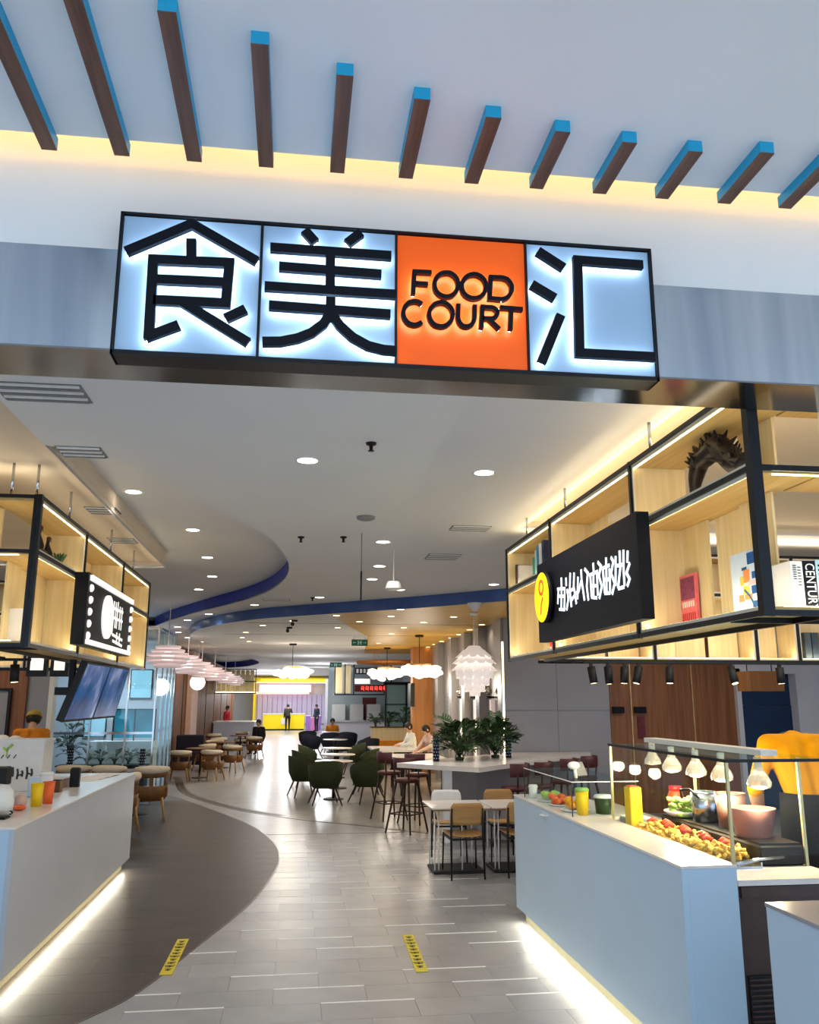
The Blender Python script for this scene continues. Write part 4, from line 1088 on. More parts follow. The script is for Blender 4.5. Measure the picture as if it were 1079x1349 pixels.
for i, (x, y, lb) in enumerate(((.73, 15.7, 'round white table nearest the camera among the green tub chairs'), (.90, 17.6, 'middle round white table among the green tub chairs'), (.99, 19.9, 'farthest round white table among the green tub chairs'))):
    if i == 0: move(rt, (x, y, 0)); rt['label'] = lb
    else: dup(rt, (x, y, 0), 0, lb)
rw_t = round_table('', 'round wooden tables by the left chairs', M['oakdark'], .33, .65, M['blackm'], M['blackm'])
for i, (x, y, lb) in enumerate(((-2.35, 14.1, 'dark round table behind the nearest left armchair'), (-2.05, 20.3, 'dark round table between the two front wooden armchairs'), (-1.8, 23.2, 'dark round table in the second left row'), (-1.6, 27.4, 'dark round table in the third left row'), (-3.3, 14.5, 'dark round table behind the cushioned row by the glass front'))):
    if i == 0: move(rw_t, (x, y, 0)); rw_t['label'] = lb
    else: dup(rw_t, (x, y, 0), 0, lb)
def tub_chair(label, group, fab, leg):
    t = thing('tub_chair', label, 'chair', (0, 0, 0), 0, group)
    sh = MB()
    a0, a1 = -PI * 1.12, PI * .12
    n = 24; prof = []
    for i in range(n + 1):
        a = a0 + (a1 - a0) * i / n
        k = math.sin(PI * i / n) ** .6
        top = .52 + .20 * k
        for (r, z) in ((.215, .27), (.285, .42), (.305, top), (.262, top - .005), (.24, .44), (.18, .28)):
            prof.append((r * math.cos(a), r * math.sin(a), z))
    sh.add(prof, [(i * 6 + j, (i + 1) * 6 + j, (i + 1) * 6 + (j + 1) % 6, i * 6 + (j + 1) % 6) for i in range(n) for j in range(6)], True)
    sh.build('tub_shell', fab, t)
    MB().lathe([(.001, .405), (.2, .405), (.235, .385), (.235, .33), (.2, .27), (.001, .27)], n=24).build('seat_cushion', fab, t)
    for sx, sy in ((1, 1), (-1, 1), (1, -1), (-1, -1)):
        MB().cyl((.14 * sx, .14 * sy, .29), (.25 * sx, .24 * sy, 0), .018, .011, n=8).build('leg', leg, t)
    return t
gc = tub_chair('', 'dark green tub chairs', M['green_fab'], M['stool_wood'])
for i, (x, y, r, lb) in enumerate(((.56, 15.0, .12, 'green tub chair with its back to the camera before the nearest round table'), (.22, 16.3, -1.3, 'green tub chair on the aisle side of the nearest round table'),
        (1.28, 15.15, .35, 'green tub chair beside the tall brown bar stools'), (1.42, 16.6, 1.3, 'green tub chair right of the two nearer round tables'), (.28, 18.1, -1.4, 'green tub chair on the aisle side of the middle round table'),
        (1.5, 18.4, 1.5, 'green tub chair right of the middle round table'), (.42, 20.2, -1.5, 'green tub chair on the aisle side of the farthest round table'), (1.42, 20.9, 1.6, 'green tub chair right of the farthest round table'))):
    if i == 0: move(gc, (x, y, 0), r); gc['label'] = lb
    else: dup(gc, (x, y, 0), r, lb)
nc = tub_chair('', 'dark navy chairs in the middle distance', M['navy_fab'], M['blackm'])
for i, (x, y, r, lb) in enumerate(((.48, 29.5, .1, 'distant black tub chair alone at the aisle edge'), (1.15, 28.0, .2, 'distant black tub chair, left of the pair before the mustard person'), (1.75, 28.2, -.2, 'distant black tub chair, right of the pair before the mustard person'),
        (2.0, 23.5, .3, 'navy tub chair behind the farthest green chairs'), (2.0, 25.0, 1.5, 'navy tub chair beside the planter box'), (1.45, 25.6, .1, 'navy tub chair behind the far white table'), (.55, 26.6, -.6, 'black tub chair at the aisle before the far white table'))):
    if i == 0: move(nc, (x, y, 0), r); nc['label'] = lb
    else: dup(nc, (x, y, 0), r, lb)
dup(rt, (1.15, 24.2, 0), 0, 'far white round table between green and navy chairs')
dup(rt, (1.3, 29.8, 0), 0, 'small distant white table beside the black chairs')

def plywood_chair(label, group, dots=False):    # plywood back and seat on black steel frame; faces +y
    t = thing('plywood_chair', label, 'chair', (0, 0, 0), 0, group)
    mt = M['trim_w'] if dots else M['oakseat']
    # curved seat and back
    def panel(w0, w1, z0, z1, y0, y1, curve, th, seat=False):
        m = MB(); nx, nz = 8, 6; vs = []
        for s_ in (0, 1):
            for j in range(nz + 1):
                v = j / nz
                for i in range(nx + 1):
                    u = i / nx * 2 - 1
                    wd = w0 + (w1 - w0) * v
                    corner = 1 - .16 * max(0, abs(2 * v - 1) - .6) / .4 * (1 if not seat else .6)
                    x = u * wd * (corner if abs(u) > .6 else 1)
                    if seat: vs.append((x, y0 + (y1 - y0) * v, z0 + (z1 - z0) * v - curve * (1 - u * u) + s_ * th))
                    else: vs.append((x, y0 + (y1 - y0) * v - curve * (1 - u * u) + s_ * th, z0 + (z1 - z0) * v))
        K = (nx + 1) * (nz + 1); fs = []
        for j in range(nz):
            for i in range(nx):
                a = j * (nx + 1) + i
                fs.append((a, a + 1, a + nx + 2, a + nx + 1)); fs.append((K + a, K + a + nx + 1, K + a + nx + 2, K + a + 1))
        ring = [i for i in range(nx + 1)] + [(j + 1) * (nx + 1) - 1 for j in range(1, nz + 1)] + [nz * (nx + 1) + i for i in range(nx - 1, -1, -1)] + [j * (nx + 1) for j in range(nz - 1, 0, -1)]
        for q in range(len(ring)):
            a, b = ring[q], ring[(q + 1) % len(ring)]
            fs.append((a, b, K + b, K + a))
        return m.add(vs, fs, True)
    panel(.175, .165, .50, .71, -.175, -.205, .02, .011).build('backrest', mt, t)
    panel(.17, .18, .395, .405, -.16, .20, .012, .011, True).build('seat', M['oakseat'], t)
    if dots:
        for i in range(5): MB().cyl((-.08 + .04 * i, -.2235, .675), (-.08 + .04 * i, -.2225, .675), .011, n=10).build('back_hole', M['blackm'], t)
    B = M['black']
    for s_ in (-1, 1):
        MB().tube([(s_ * .155, -.20, .66), (s_ * .16, -.185, .44), (s_ * .165, -.21, .0)], [.008, .013, .009], n=8).build('leg', B, t)
        MB().cyl((s_ * .165, .17, .39), (s_ * .175, .185, 0), .011, .008, n=8).build('leg', B, t)
        MB().box(s_ * .16 - .008, s_ * .16 + .008, -.185, .17, .362, .382).build('seat_rail', B, t)
    MB().box(-.16, .16, -.19, -.172, .36, .378).build('seat_rail', B, t)
    MB().box(-.165, .165, .15, .165, .36, .378).build('seat_rail', B, t)
    return t
pc = plywood_chair('', 'plywood chairs at the white tables')
move(pc, (1.715, 8.86, 0), .03); pc['label'] = 'plywood chair on black legs, back to the camera, left one at the near white tables'
dup(pc, (2.30, 8.88, 0), -.03, 'plywood chair on black legs half hidden by the right food counter')
dup(pc, (2.33, 9.72, 0), PI, 'plywood chair facing the camera across the right near white table')
pd = plywood_chair('plywood chair with white dotted back across the left near white table', 'plywood chairs at the white tables', True)
move(pd, (1.72, 9.72, 0), PI - .05)
for i, x in enumerate((1.40, 2.02)):
    t = thing('cafe_table', ('square white cafe table with white wire legs beside the near plywood chair', 'square white cafe table half hidden behind the right food counter')[i], 'table', (x + .3, 9.2, 0), 0, 'square white cafe tables')
    MB().box(x, x + .60, 8.87, 9.53, .625, .643, ch=.004).build('table_top', M['quartz'], t)
    MB().box(x + .03, x + .57, 8.9, 9.5, .605, .6245).build('apron', M['oakseat'], t)
    MB().box(x + .03, x + .55, 8.95, 9.38, 0, .03, ch=.008).build('base', M['blackm'], t)
    for (lx, ly) in ((.05, 9.0), (.09, 9.0), (.33, 9.0), (.05, 9.34), (.50, 9.34)):
        MB().cyl((x + lx, ly, .03), (x + lx, ly, .606), .007, n=8).build('leg', M['trim_w'], t)

def bar_stool(label, group, seatm, tall=.68):
    t = thing('bar_stool', label, 'stool', (0, 0, 0), 0, group)
    MB().lathe([(.001, tall), (.15, tall + .004), (.172, tall - .01), (.172, tall - .035), (.14, tall - .05), (.001, tall - .05)], n=24).build('seat', seatm, t)
    MB().lathe([(.172, tall + .12), (.185, tall + .15), (.185, tall + .27), (.168, tall + .275), (.166, tall + .13)], n=18, a0=-PI * .92, a1=-PI * .08).build('backrest', seatm, t)
    for a in (-PI * .75, -PI * .25): MB().cyl((.15 * math.cos(a), .15 * math.sin(a), tall - .03), (.175 * math.cos(a), .175 * math.sin(a), tall + .16), .012, n=8).build('back_post', M['stool_wood'], t)
    cs = []
    for sx, sy in ((1, 1), (-1, 1), (-1, -1), (1, -1)):
        MB().cyl((.10 * sx, .10 * sy, tall - .04), (.20 * sx, .20 * sy, 0), .017, .012, n=8).build('leg', M['stool_wood'], t)
        cs.append(Vector((.163 * sx, .163 * sy, .24)))
    for i in range(4): MB().cyl(cs[i], cs[(i + 1) % 4], .009, n=8).build('stretcher', M['stool_wood'], t)
    return t
bs = bar_stool('', 'brown wooden bar stools at the high table', M['red_fab'])
for i, (x, y, r, lb) in enumerate(((1.42, 13.0, -1.2, 'tall brown bar stool left of the high table, farther one, beside the green chairs'), (1.52, 11.75, -.75, 'tall brown bar stool left of the high table corner, nearest one'), (1.78, 12.6, -.8, 'tall brown bar stool tucked behind the nearest one under the high table'),
        (3.05, 10.75, .75, 'oxblood bar stool right of the high table behind the small glass food case'), (3.55, 11.3, .75, 'oxblood bar stool second along the right side of the high table'), (4.0, 11.8, .75, 'oxblood bar stool farthest along the right side of the high table'), (2.68, 10.5, .75, 'black seated bar stool between plywood chairs and high table'))):
    if i == 0: move(bs, (x, y, 0), r); bs['label'] = lb
    else: dup(bs, (x, y, 0), r, lb)
# high island table, set at 45 degrees
ht = thing('high_table', 'long white high table set diagonally with planted greenery in its middle', 'table', (2.19, 10.28, 0))
poly = [(2.19, 10.28), (4.5, 12.95), (4.5, 13.18), (3.26, 13.18), (1.32, 11.18)]
MB().prism(poly, 'z', .865, .92).build('table_top', M['quartz'], ht)
MB().box(1.86, 1.97, 10.85, 10.96, 0, .865).build('leg', M['trim_w'], ht)
MB().prism([(2.35, 11.15), (4.2, 13.0), (3.5, 13.1), (2.0, 11.6)], 'z', 0, .86).build('table_base', M['grey_wall'], ht)
tb = thing('long_table', 'long low dark-edged table where two people sit beyond the high table', 'table', (2.4, 19.6, 0))
MB().box(1.75, 2.72, 19.0, 20.8, .60, .64).build('table_top', M['quartz'], tb)
for x in (1.85, 2.6):
    for y in (19.1, 20.7): MB().box(x - .03, x + .03, y - .03, y + .03, 0, .60).build('leg', M['blackm'], tb)
dup(tb, (2.55, 16.6, 0), 0, 'long low white table between the high table and the seated people')
bn = thing('bench', 'dark navy high-backed bench against the left panelled wall', 'bench', (-2.9, 21.5, 0))
MB().box(-3.0, -2.3, 22.9, 23.4, .1, .42, ch=.03).build('seat', M['navy_fab'], bn)
MB().box(-3.0, -2.3, 23.401, 23.6, .1, .82, ch=.03).build('backrest', M['navy_fab'], bn)

# ================================================================== PLANTS
def leaf_mesh(L=.26, W=.1):
    """a deeply cut split leaf: a rib with lobes either side, slightly folded and drooping"""
    m = MB(); n = 7
    def q(u): return (0, L * u, .07 * math.sin(u * 2.2) - .10 * u * u)
    for i in range(n):
        u0 = .08 + .86 * i / n; u1 = u0 + .86 / n * .66
        wd = W * math.sin(PI * min(.95, (.18 + .8 * (1 - i / n)))) * (.9 if i else .6)
        a = Vector(q(u0)); b = Vector(q(u1))
        for s_ in (-1, 1):
            tip = (a + b) / 2 + Vector((s_ * wd, L * .14, .018 - .03 * wd / W))
            m.add([a + Vector((0, 0, .001)), b + Vector((0, 0, .001)), tip + Vector((0, .012, 0)), tip - Vector((0, .012, 0))], [(0, 1, 2, 3)], False)
    a = Vector(q(.86)); m.add([a + Vector((-.02, -.02, 0)), a + Vector((.02, -.02, 0)), Vector(q(1.04))], [(0, 1, 2)], False)
    m.tube([Vector((0, -.16, -.07)), Vector((0, -.06, -.01)), Vector(q(.1)), Vector(q(.5)), Vector(q(.95))], [.006, .005, .004, .003, .001], n=5)
    return m
LM_A = leaf_mesh().build('leaf', M['leaf'], None); LM_B = leaf_mesh(.22, .11).build('leaf', M['leaf2'], None)
def leafy(name, label, x, y, z, n, R, Hh, seed, pot=True, group=None, sc_=1.0):
    t = thing(name, label, 'plant', (x, y, z), 0, group)
    MB().lathe([(.001, .0), (R * .12, .0), (R * .14, .04), (.001, .05)], n=14).build('soil_bed', M['leaf2'], t, local=True)
    r_ = random.Random(seed)
    for i in range(n):
        src = LM_A if r_.random() < .55 else LM_B
        o = bpy.data.objects.new('leaf', src.data); COL.objects.link(o); o.parent = t
        az = r_.random() * 2 * PI; el = r_.uniform(-.1, 1.25); k = r_.uniform(.75, 1.15) * sc_
        rr = R * r_.uniform(.15, .55) * math.cos(el * .7); zz = .12 * sc_ + Hh * r_.uniform(.1, .62) * (.5 + .5 * math.sin(el))
        o.location = Vector((rr * math.cos(az), rr * math.sin(az), zz)) * S
        o.rotation_euler = Euler((el * .9 - .1, r_.uniform(-.5, .5), az - PI / 2), 'XYZ')
        o.scale = (k,) * 3
    for i in range(6):
        a = i * PI / 3
        MB().tube([(0, 0, .04), (R * .2 * math.cos(a), R * .2 * math.sin(a), Hh * .35), (R * .4 * math.cos(a), R * .4 * math.sin(a), Hh * .55)], .007, n=5).build('stem', M['leaf2'], t, local=True)
    return t
leafy('leafy_plant', 'big split-leaf green plant on the high table, left of the pair', 2.20, 11.55, .92, 62, .46, .50, 11)
leafy('leafy_plant', 'big split-leaf green plant on the high table, right of the pair', 2.78, 11.95, .92, 62, .44, .48, 5)
for (x, y, z, k, lb) in ((2.62, 24.2, .985, .9, 'spiky green plant on the far wooden planter box, left one'), (3.05, 24.2, .985, .95, 'broad dark green plant on the far wooden planter box, right one'), (2.26, 24.2, .985, .75, 'small green plant at the left end of the far wooden planter box')):
    leafy('leafy_plant', lb, x, y, z, 20, .34 * k, .5 * k, int(x * 10), sc_=k)
pg = thing('planter_box', 'dark low planter inside the left glass front', 'planter', (-3.2, 15.75, 0))
MB().box(-3.95, -2.5, 15.6, 15.95, .0, .60).build('planter_body', M['cloth_nvy'], pg); MB().box(-3.97, -2.48, 15.58, 15.97, .60, .62).build('planter_rim', M['blackm'], pg)
for i in range(5):
    leafy('leafy_plant', 'small dark plant behind the left glass front, %s from the left' % ('second', 'third', 'fourth', 'fifth', 'sixth')[i], -3.5 + i * .23, 15.78, .62, 12, .16, .2, 60 + i, group='plants behind the left glass front', sc_=.55)
leafy('leafy_plant', 'tall green plant at the left end behind the left glass front', -3.80, 15.78, .62, 34, .26, 1.0, 70, group='plants behind the left glass front', sc_=.9)
for o in (LM_A, LM_B): bpy.data.objects.remove(o)
pb = thing('planter_box', 'pale wooden planter divider beyond the high table', 'planter', (2.75, 24.2, 0))
MB().box(2.15, 3.3, 23.95, 24.5, .05, .96).build('planter_body', M['maple'], pb)
MB().box(2.12, 3.33, 23.92, 24.53, .96, .985).build('planter_rim', M['oakdark'], pb)
MB().box(2.3, 3.2, 23.9, 23.949, .35, .62).build('front_panel', M['shirt_o'], pb)
# patterned table-number cylinders
def marker(x, y, z, lb):
    t = thing('table_marker', lb, 'table number', (x, y, z), 0, 'navy dotted table markers')
    MB().lathe([(.001, 0), (.042, 0), (.042, .31), (.036, .32), (.001, .32)], (x, y, z), 18).build('marker_body', M['cloth_nvy'], t)
    d = MB()
    for j in range(7):
        for i in range(8):
            a = 2 * PI * (i + .5 * (j % 2)) / 8
            c_ = Vector((x + .0425 * math.cos(a), y + .0425 * math.sin(a), z + .035 + j * .041))
            d.ball(c_, .0085, 6, 4)
    d.build('dot_pattern', M['sign_blue'], t)['kind'] = 'stuff'
marker(1.87, 11.45, .92, 'navy dotted table marker at the left end of the high table')
marker(2.98, 12.0, .92, 'navy dotted table marker right of the plants on the high table')
marker(-2.28, 13.95, .65, 'navy dotted table marker behind the cushioned chairs near the left counter end')
marker(-3.42, 14.3, .65, 'navy dotted table marker on the table by the glass front, nearer the left wall')
# ================================================================== CEILING FITTINGS
def downlight(x, y, z, lab, warm=False, r=.062, e=0.0, cone=150):
    t = thing('downlight', lab, 'downlight', (x, y, z), 0, 'recessed ceiling downlights')
    MB().lathe([(r, -.001), (r + .018, -.004), (r + .02, 0)], (x, y, z), 20).build('trim_ring', M['trim_w'], t)
    MB().cyl((x, y, z - .0015), (x, y, z - .0005), r, n=20).build('lens', M['down_w'] if warm else M['down'], t)
    if e: light('downlight_lamp', 'SPOT', (x, y, z - .03), e, WARM if warm else NEUT, .05, spot=cone, blend=.9)
dn = {0: 'large round downlight in the near white ceiling, left one, above the aisle', 1: 'large round downlight in the near white ceiling, right one, near the right shelf'}
for i, (x, y) in enumerate(LM):
    lb = dn.get(i, 'round downlight in the white hall ceiling, %s along the lane from the entrance' % ('first second third fourth fifth sixth seventh eighth ninth tenth eleventh twelfth thirteenth fourteenth fifteenth sixteenth seventeenth eighteenth'.split()[i]))
    downlight(x, y, 3.14, lb, False, .062, (58 if i < 2 else 40) if i < 8 else 15)
for i, (x, y) in enumerate(LC):
    downlight(x, y, 3.325, 'round downlight in the raised curved ceiling above the left counter, %s from the entrance' % ('first second third fourth fifth'.split()[i]), False, .062, 30, 105)
ORD = 'first second third fourth fifth sixth seventh eighth ninth tenth eleventh twelfth thirteenth'.split()
ia = ib = ic = 0
for i, (x, y) in enumerate(LG):
    if x > 2.9: lb = 'small warm downlight in the row along the right hall wall, %s from the entrance' % ORD[ia]; ia += 1
    elif x < 0.2: lb = 'small downlight in the left part of pale-lit ceiling, %s from the curve' % ORD[ib]; ib += 1
    else: lb = 'small warm downlight in mid gold ceiling, %s by depth' % ORD[ic]; ic += 1
    downlight(x, y, 2.975, lb, True, .05, 9 if i < 12 else 0)
def vent(x0, x1, y0, y1, z, lab):
    t = thing('ceiling_vent', lab, 'vent', ((x0 + x1) / 2, (y0 + y1) / 2, z), 0, 'ceiling air vents')
    MB().box(x0, x1, y0, y1, z - .004, z - .0005).build('vent_plate', M['grille'], t)
    n = 6
    for i in range(n):
        a = y0 + (y1 - y0) * (i + .5) / n
        MB().box(x0 + .012, x1 - .012, a - .008, a + .008, z - .012, z - .004).build('vent_slat', M['grille'] if i % 2 else M['trim_w'], t)
vent(-1.44, -1.03, 3.92, 4.17, 3.14, 'grey square air vent at the left, nearest the steel beam')
vent(-1.42, -1.16, 4.95, 5.17, 3.14, 'grey square air vent at the left, second from the steel beam')
vent(-1.70, -1.45, 6.85, 7.10, 3.20, 'white square air vent in the warm-lit ceiling left of the raised curve')
vent(-1.80, -1.55, 8.2, 8.45, 3.20, 'white square air vent in the warm-lit ceiling farther along the left shelf')
vent(1.28, 1.62, 6.90, 7.10, 3.14, 'white slotted air vent in the hall ceiling left of the right shelf end')
vent(1.30, 1.64, 8.33, 8.66, 3.14, 'white slotted air vent beyond the right shelf end')
vent(-.5, -.1, 12.5, 12.7, 3.14, 'thin ceiling vent at the lane between the two curved ceiling edges')
def sprinkler(x, y, z, lab):
    t = thing('sprinkler', lab, 'sprinkler', (x, y, z), 0, 'ceiling fire sprinklers')
    MB().lathe([(.001, 0), (.032, 0), (.028, -.012), (.012, -.016), (.009, -.045), (.001, -.045)], (x, y, z), 14).build('escutcheon', M['bronze'], t)
    MB().lathe([(.001, -.046), (.018, -.046), (.018, -.05), (.001, -.05)], (x, y, z), 12).build('deflector', M['bronze'], t)
sprinkler(.396, 4.66, 3.14, 'bronze sprinkler in the near white ceiling between the two large downlights')
sprinkler(2.36, 3.72, 3.20, 'bronze sprinkler on the warm-lit ceiling seen through the right shelf corner')
sprinkler(.02, 7.6, 3.14, 'small sprinkler right of the raised ceiling curve')
sprinkler(.40, 7.55, 3.14, 'small sprinkler between the smoke disc and the raised ceiling curve')
sprinkler(.22, 12.25, 3.14, 'dark sprinkler beside a downlight at the blue-grey ceiling edge')
t = tag(MB().lathe([(.001, 0), (.075, 0), (.07, -.02), (.04, -.03), (.001, -.03)], (.53, 6.67, 3.1395), 24).build('smoke_detector', M['grille']), 'flat grey detector disc on the hall ceiling above the hanging banner', 'detector')
hb = thing('hanging_banner', 'thin dark sign panel seen edge-on hanging from the hall ceiling', 'sign', (.55, 7.4, 3.14))
MB().box(.545, .555, 7.33, 7.40, 2.55, 2.80).build('panel', M['cloth_nvy'], hb)
for y in (7.34, 7.39): MB().cyl((.55, y, 2.80), (.55, y, 3.14), .0025, n=6).build('wire', M['grille'], hb)
dp = thing('pendant_dome', 'small white dome hanging on a thin pole from the hall ceiling', 'fixture', (.93, 8.2, 3.14))
MB().lathe([(.001, 2.83), (.06, 2.83), (.085, 2.765), (.078, 2.755), (.001, 2.76)], (.93, 8.2, 0), 20).build('dome', M['white_pl'], dp)
MB().cyl((.93, 8.2, 2.83), (.93, 8.2, 3.14), .007, n=8).build('pole', M['trim_w'], dp)
wf = thing('wireless_cone', 'white cone fixture under the gold ceiling', 'fixture', (2.37, 11.2, 2.975))
MB().lathe([(.001, 0), (.10, 0), (.10, -.012), (.03, -.11), (.001, -.11)], (2.37, 11.2, 2.9745), 20).build('cone_body', M['white_pl'], wf)
MB().cyl((-2.2, 32.5, 3.13), (-2.2, 32.5, 3.40), .008, n=8).build('cord_extension', M['trim_w'], None)['kind'] = 'structure'
MB().cyl((-2.10, 14.7, 3.13), (-2.10, 14.7, 3.325), .008, n=8).build('cord_extension', M['trim_w'], None)['kind'] = 'structure'
for i, (x, y, zz) in enumerate(((-.03, 14.0, 2.974), (-.12, 15.4, 2.974))):
    t = thing('ceiling_camera', ('dark bracket camera under the pale-lit ceiling, nearer the blue-grey curve', 'second dark bracket camera under the pale-lit ceiling above the white chandelier')[i], 'camera', (x, y, zz), 0, 'ceiling cameras')
    MB().box(x - .05, x + .05, y - .02, y + .02, zz - .03, zz).build('mount', M['bronze'], t)
    MB().cyl((x - .03, y - .03, zz - .07), (x - .03, y + .08, zz - .05), .03, n=12).build('camera_body', M['bronze'], t)
def exit_sign(x, y, z, w_, h_, lb):
    t = thing('exit_sign', lb, 'exit sign', (x, y, z), 0, 'green exit signs')
    MB().box(x - w_ / 2, x + w_ / 2, y, y + .03, z, z + h_).build('sign_body', M['exit_g'], t)
    m = MB(); yy = y - .004
    def bx2(a, b, c, d): m.box(x + a * w_, x + b * w_, yy, y - .0005, z + c * h_, z + d * h_)
    bx2(-.12, -.04, .2, .8); bx2(.04, .12, .2, .8); bx2(-.04, .04, .45, .55)
    for s_ in (-1, 1):
        bx2(*(sorted((s_ * .22, s_ * .36))), .45, .55)
        m.prism([(x + s_ * .36 * w_, z + .3 * h_), (x + s_ * .42 * w_, z + .5 * h_), (x + s_ * .36 * w_, z + .7 * h_)], 'y', yy, y - .0005)
    m.build('sign_symbol', M['sign_blue'], t)
    for s_ in (-.35, .35): MB().cyl((x + s_ * w_, y + .015, z + h_), (x + s_ * w_, y + .015, 2.976), .004, n=6).build('rod', M['grille'], t)
exit_sign(1.30, 17.6, 2.79, .33, .13, 'green exit sign with arrows hanging from the pale-lit ceiling, nearer one')
exit_sign(1.35, 29.0, 2.78, .40, .16, 'green exit sign farther back, above the kitchen stall')

# pendant lamps
def ring_lamp(label, group):
    t = thing('ring_pendant', label, 'pendant lamp', (0, 0, 0), 0, group)
    for i, (r, z) in enumerate(((.20, .17), (.27, .11), (.33, .05), (.36, -.02), (.31, -.08), (.22, -.14))):
        MB().lathe([(r - .10, z), (r, z + .012), (r + .012, z - .006), (r - .01, z - .034), (r - .10, z - .02)], n=30).build('shade_ring', M['shade'], t)
    MB().ball((0, 0, .0), .10, 14, 8).build('lamp_core', M['globe'], t)
    MB().cyl((0, 0, .18), (0, 0, .74), .008, n=8).build('cord', M['trim_w'], t)
    return t
rl = ring_lamp('', 'stacked pink-white ring pendants along the left wall')
for i, (x, y, z) in enumerate(((-2.10, 14.7, 2.40), (-2.16, 17.95, 2.40), (-2.2, 21.0, 2.40), (-2.2, 24.4, 2.40), (-2.2, 28.2, 2.40), (-2.2, 32.5, 2.40))):
    lb = 'layered pink-white ring pendant lamp, %s in the row along the left wall' % ('nearest', 'second', 'third', 'fourth', 'fifth', 'farthest')[i]
    if i == 0: move(rl, (x, y, z)); rl['label'] = lb
    else: dup(rl, (x, y, z), 0, lb)
gb = thing('globe_lamp', 'glowing white globe lamp below the ring pendants on the left', 'pendant lamp', (-2.55, 23.5, 2.15))
MB().ball((-2.55, 23.5, 2.16), .20, 24, 14).build('globe', M['globe'], gb)
MB().cyl((-2.55, 23.5, 2.36), (-2.55, 23.5, 3.14), .006, n=6).build('cord', M['trim_w'], gb)
def cloud_lamp(x, y, z, rx, rz, ztop, lb):
    t = thing('cloud_chandelier', lb, 'chandelier', (x, y, z), 0, 'glowing cloud chandeliers')
    r_ = random.Random(int(x * 100 + y)); m = MB()
    for i in range(70):
        a = r_.random() * 2 * PI; q = r_.random() ** .5
        hh = rz * (1 - .6 * q * q)
        m.ball((x + rx * q * math.cos(a), y + rx * q * math.sin(a), z + r_.uniform(-.5, .5) * hh), (r_.uniform(.07, .12), r_.uniform(.07, .12), r_.uniform(.04, .07)), 8, 5)
    m.build('crystal_cloud', M['crystal'], t)['kind'] = 'stuff'
    MB().lathe([(rx * .5, z + rz * .5), (rx * .55, z + rz * .5 + .02), (rx * .5, z + rz * .5 + .04)], (x, y, 0), 24).build('frame_ring', M['brass'], t)
    MB().cyl((x, y, z + rz * .4), (x, y, ztop - .03), .008, n=6).build('cord', M['bronze'], t)
    MB().lathe([(.001, ztop - .001), (.09, ztop - .001), (.08, ztop - .04), (.001, ztop - .04)], (x, y, 0), 16).build('canopy', M['bronze'], t)
    light('chandelier_lamp', 'POINT', (x, y, z - .25), 45, (1, .9, .74), .3)
cloud_lamp(-.06, 20.0, 2.31, .40, .22, 2.976, 'glowing white cloud chandelier above the aisle before the yellow shop')
cloud_lamp(2.45, 17.0, 2.27, .45, .20, 2.975, 'glowing white cloud chandelier on the right, nearest the grey wall')
cloud_lamp(2.25, 21.2, 2.33, .46, .26, 2.976, 'glowing white cloud chandelier on the right, behind the nearest one')
rg = thing('ring_chandelier', 'large flat orange-brown ring hanging above the kitchen stall', 'chandelier', (2.45, 22.5, 2.64))
MB().lathe([(.55, 2.63), (.86, 2.63), (.88, 2.66), (.86, 2.70), (.55, 2.70), (.55, 2.63)], (2.45, 22.5, 0), 40).build('ring', M['orange_panel'], rg)
for a in (0, 2.1, 4.2): MB().cyl((2.45 + .7 * math.cos(a), 22.5 + .7 * math.sin(a), 2.70), (2.45 + .7 * math.cos(a), 22.5 + .7 * math.sin(a), 2.976), .006, n=6).build('rod', M['brass'], rg)
al = thing('leaf_pendant', 'big white layered leaf pendant lamp above the green plants', 'pendant lamp', (2.60, 12.4, 2.15))
r_ = random.Random(4)
for k_, (r, z, n) in enumerate(((.12, 2.42, 9), (.20, 2.36, 12), (.255, 2.27, 13), (.27, 2.17, 13), (.25, 2.07, 12), (.20, 1.97, 10), (.13, 1.88, 8), (.06, 1.82, 5))):
    for i in range(n):
        a = 2 * PI * (i + .5 * (k_ % 2)) / n; el = (2.15 - z) * 1.5
        wd = PI * r / n * 1.25; L = .13
        c_ = Vector((2.60 + r * math.cos(a), 12.4 + r * math.sin(a), z)); tg = Vector((-math.sin(a), math.cos(a), 0)); ou = Vector((math.cos(a), math.sin(a), 0))
        up_ = (Vector((0, 0, 1)) * .55 - ou * .45 * (1 if z > 2.1 else -.3)).normalized()
        p = [c_ - tg * wd * .7 + up_ * L * .6, c_ + tg * wd * .7 + up_ * L * .6, c_ + tg * wd - up_ * L * .1 + ou * .012, c_ + tg * wd * .5 - up_ * L * .5 + ou * .03, c_ - tg * wd * .5 - up_ * L * .5 + ou * .03, c_ - tg * wd - up_ * L * .1 + ou * .012]
        MB().add(p + [q - ou * .004 for q in p], [(0, 1, 2, 3, 4, 5), (11, 10, 9, 8, 7, 6)] + [(j, (j + 1) % 6, 6 + (j + 1) % 6, 6 + j) for j in range(6)]).build('shade_leaf', M['shade_w'], al)
MB().ball((2.60, 12.4, 2.12), (.10, .10, .20), 14, 8).build('lamp_core', M['globe'], al)
MB().cyl((2.60, 12.4, 2.40), (2.60, 12.4, 2.975), .008, n=6).build('cord', M['trim_w'], al)
MB().lathe([(.001, 2.974), (.07, 2.974), (.05, 2.93), (.001, 2.93)], (2.60, 12.4, 0), 16).build('canopy', M['trim_w'], al)
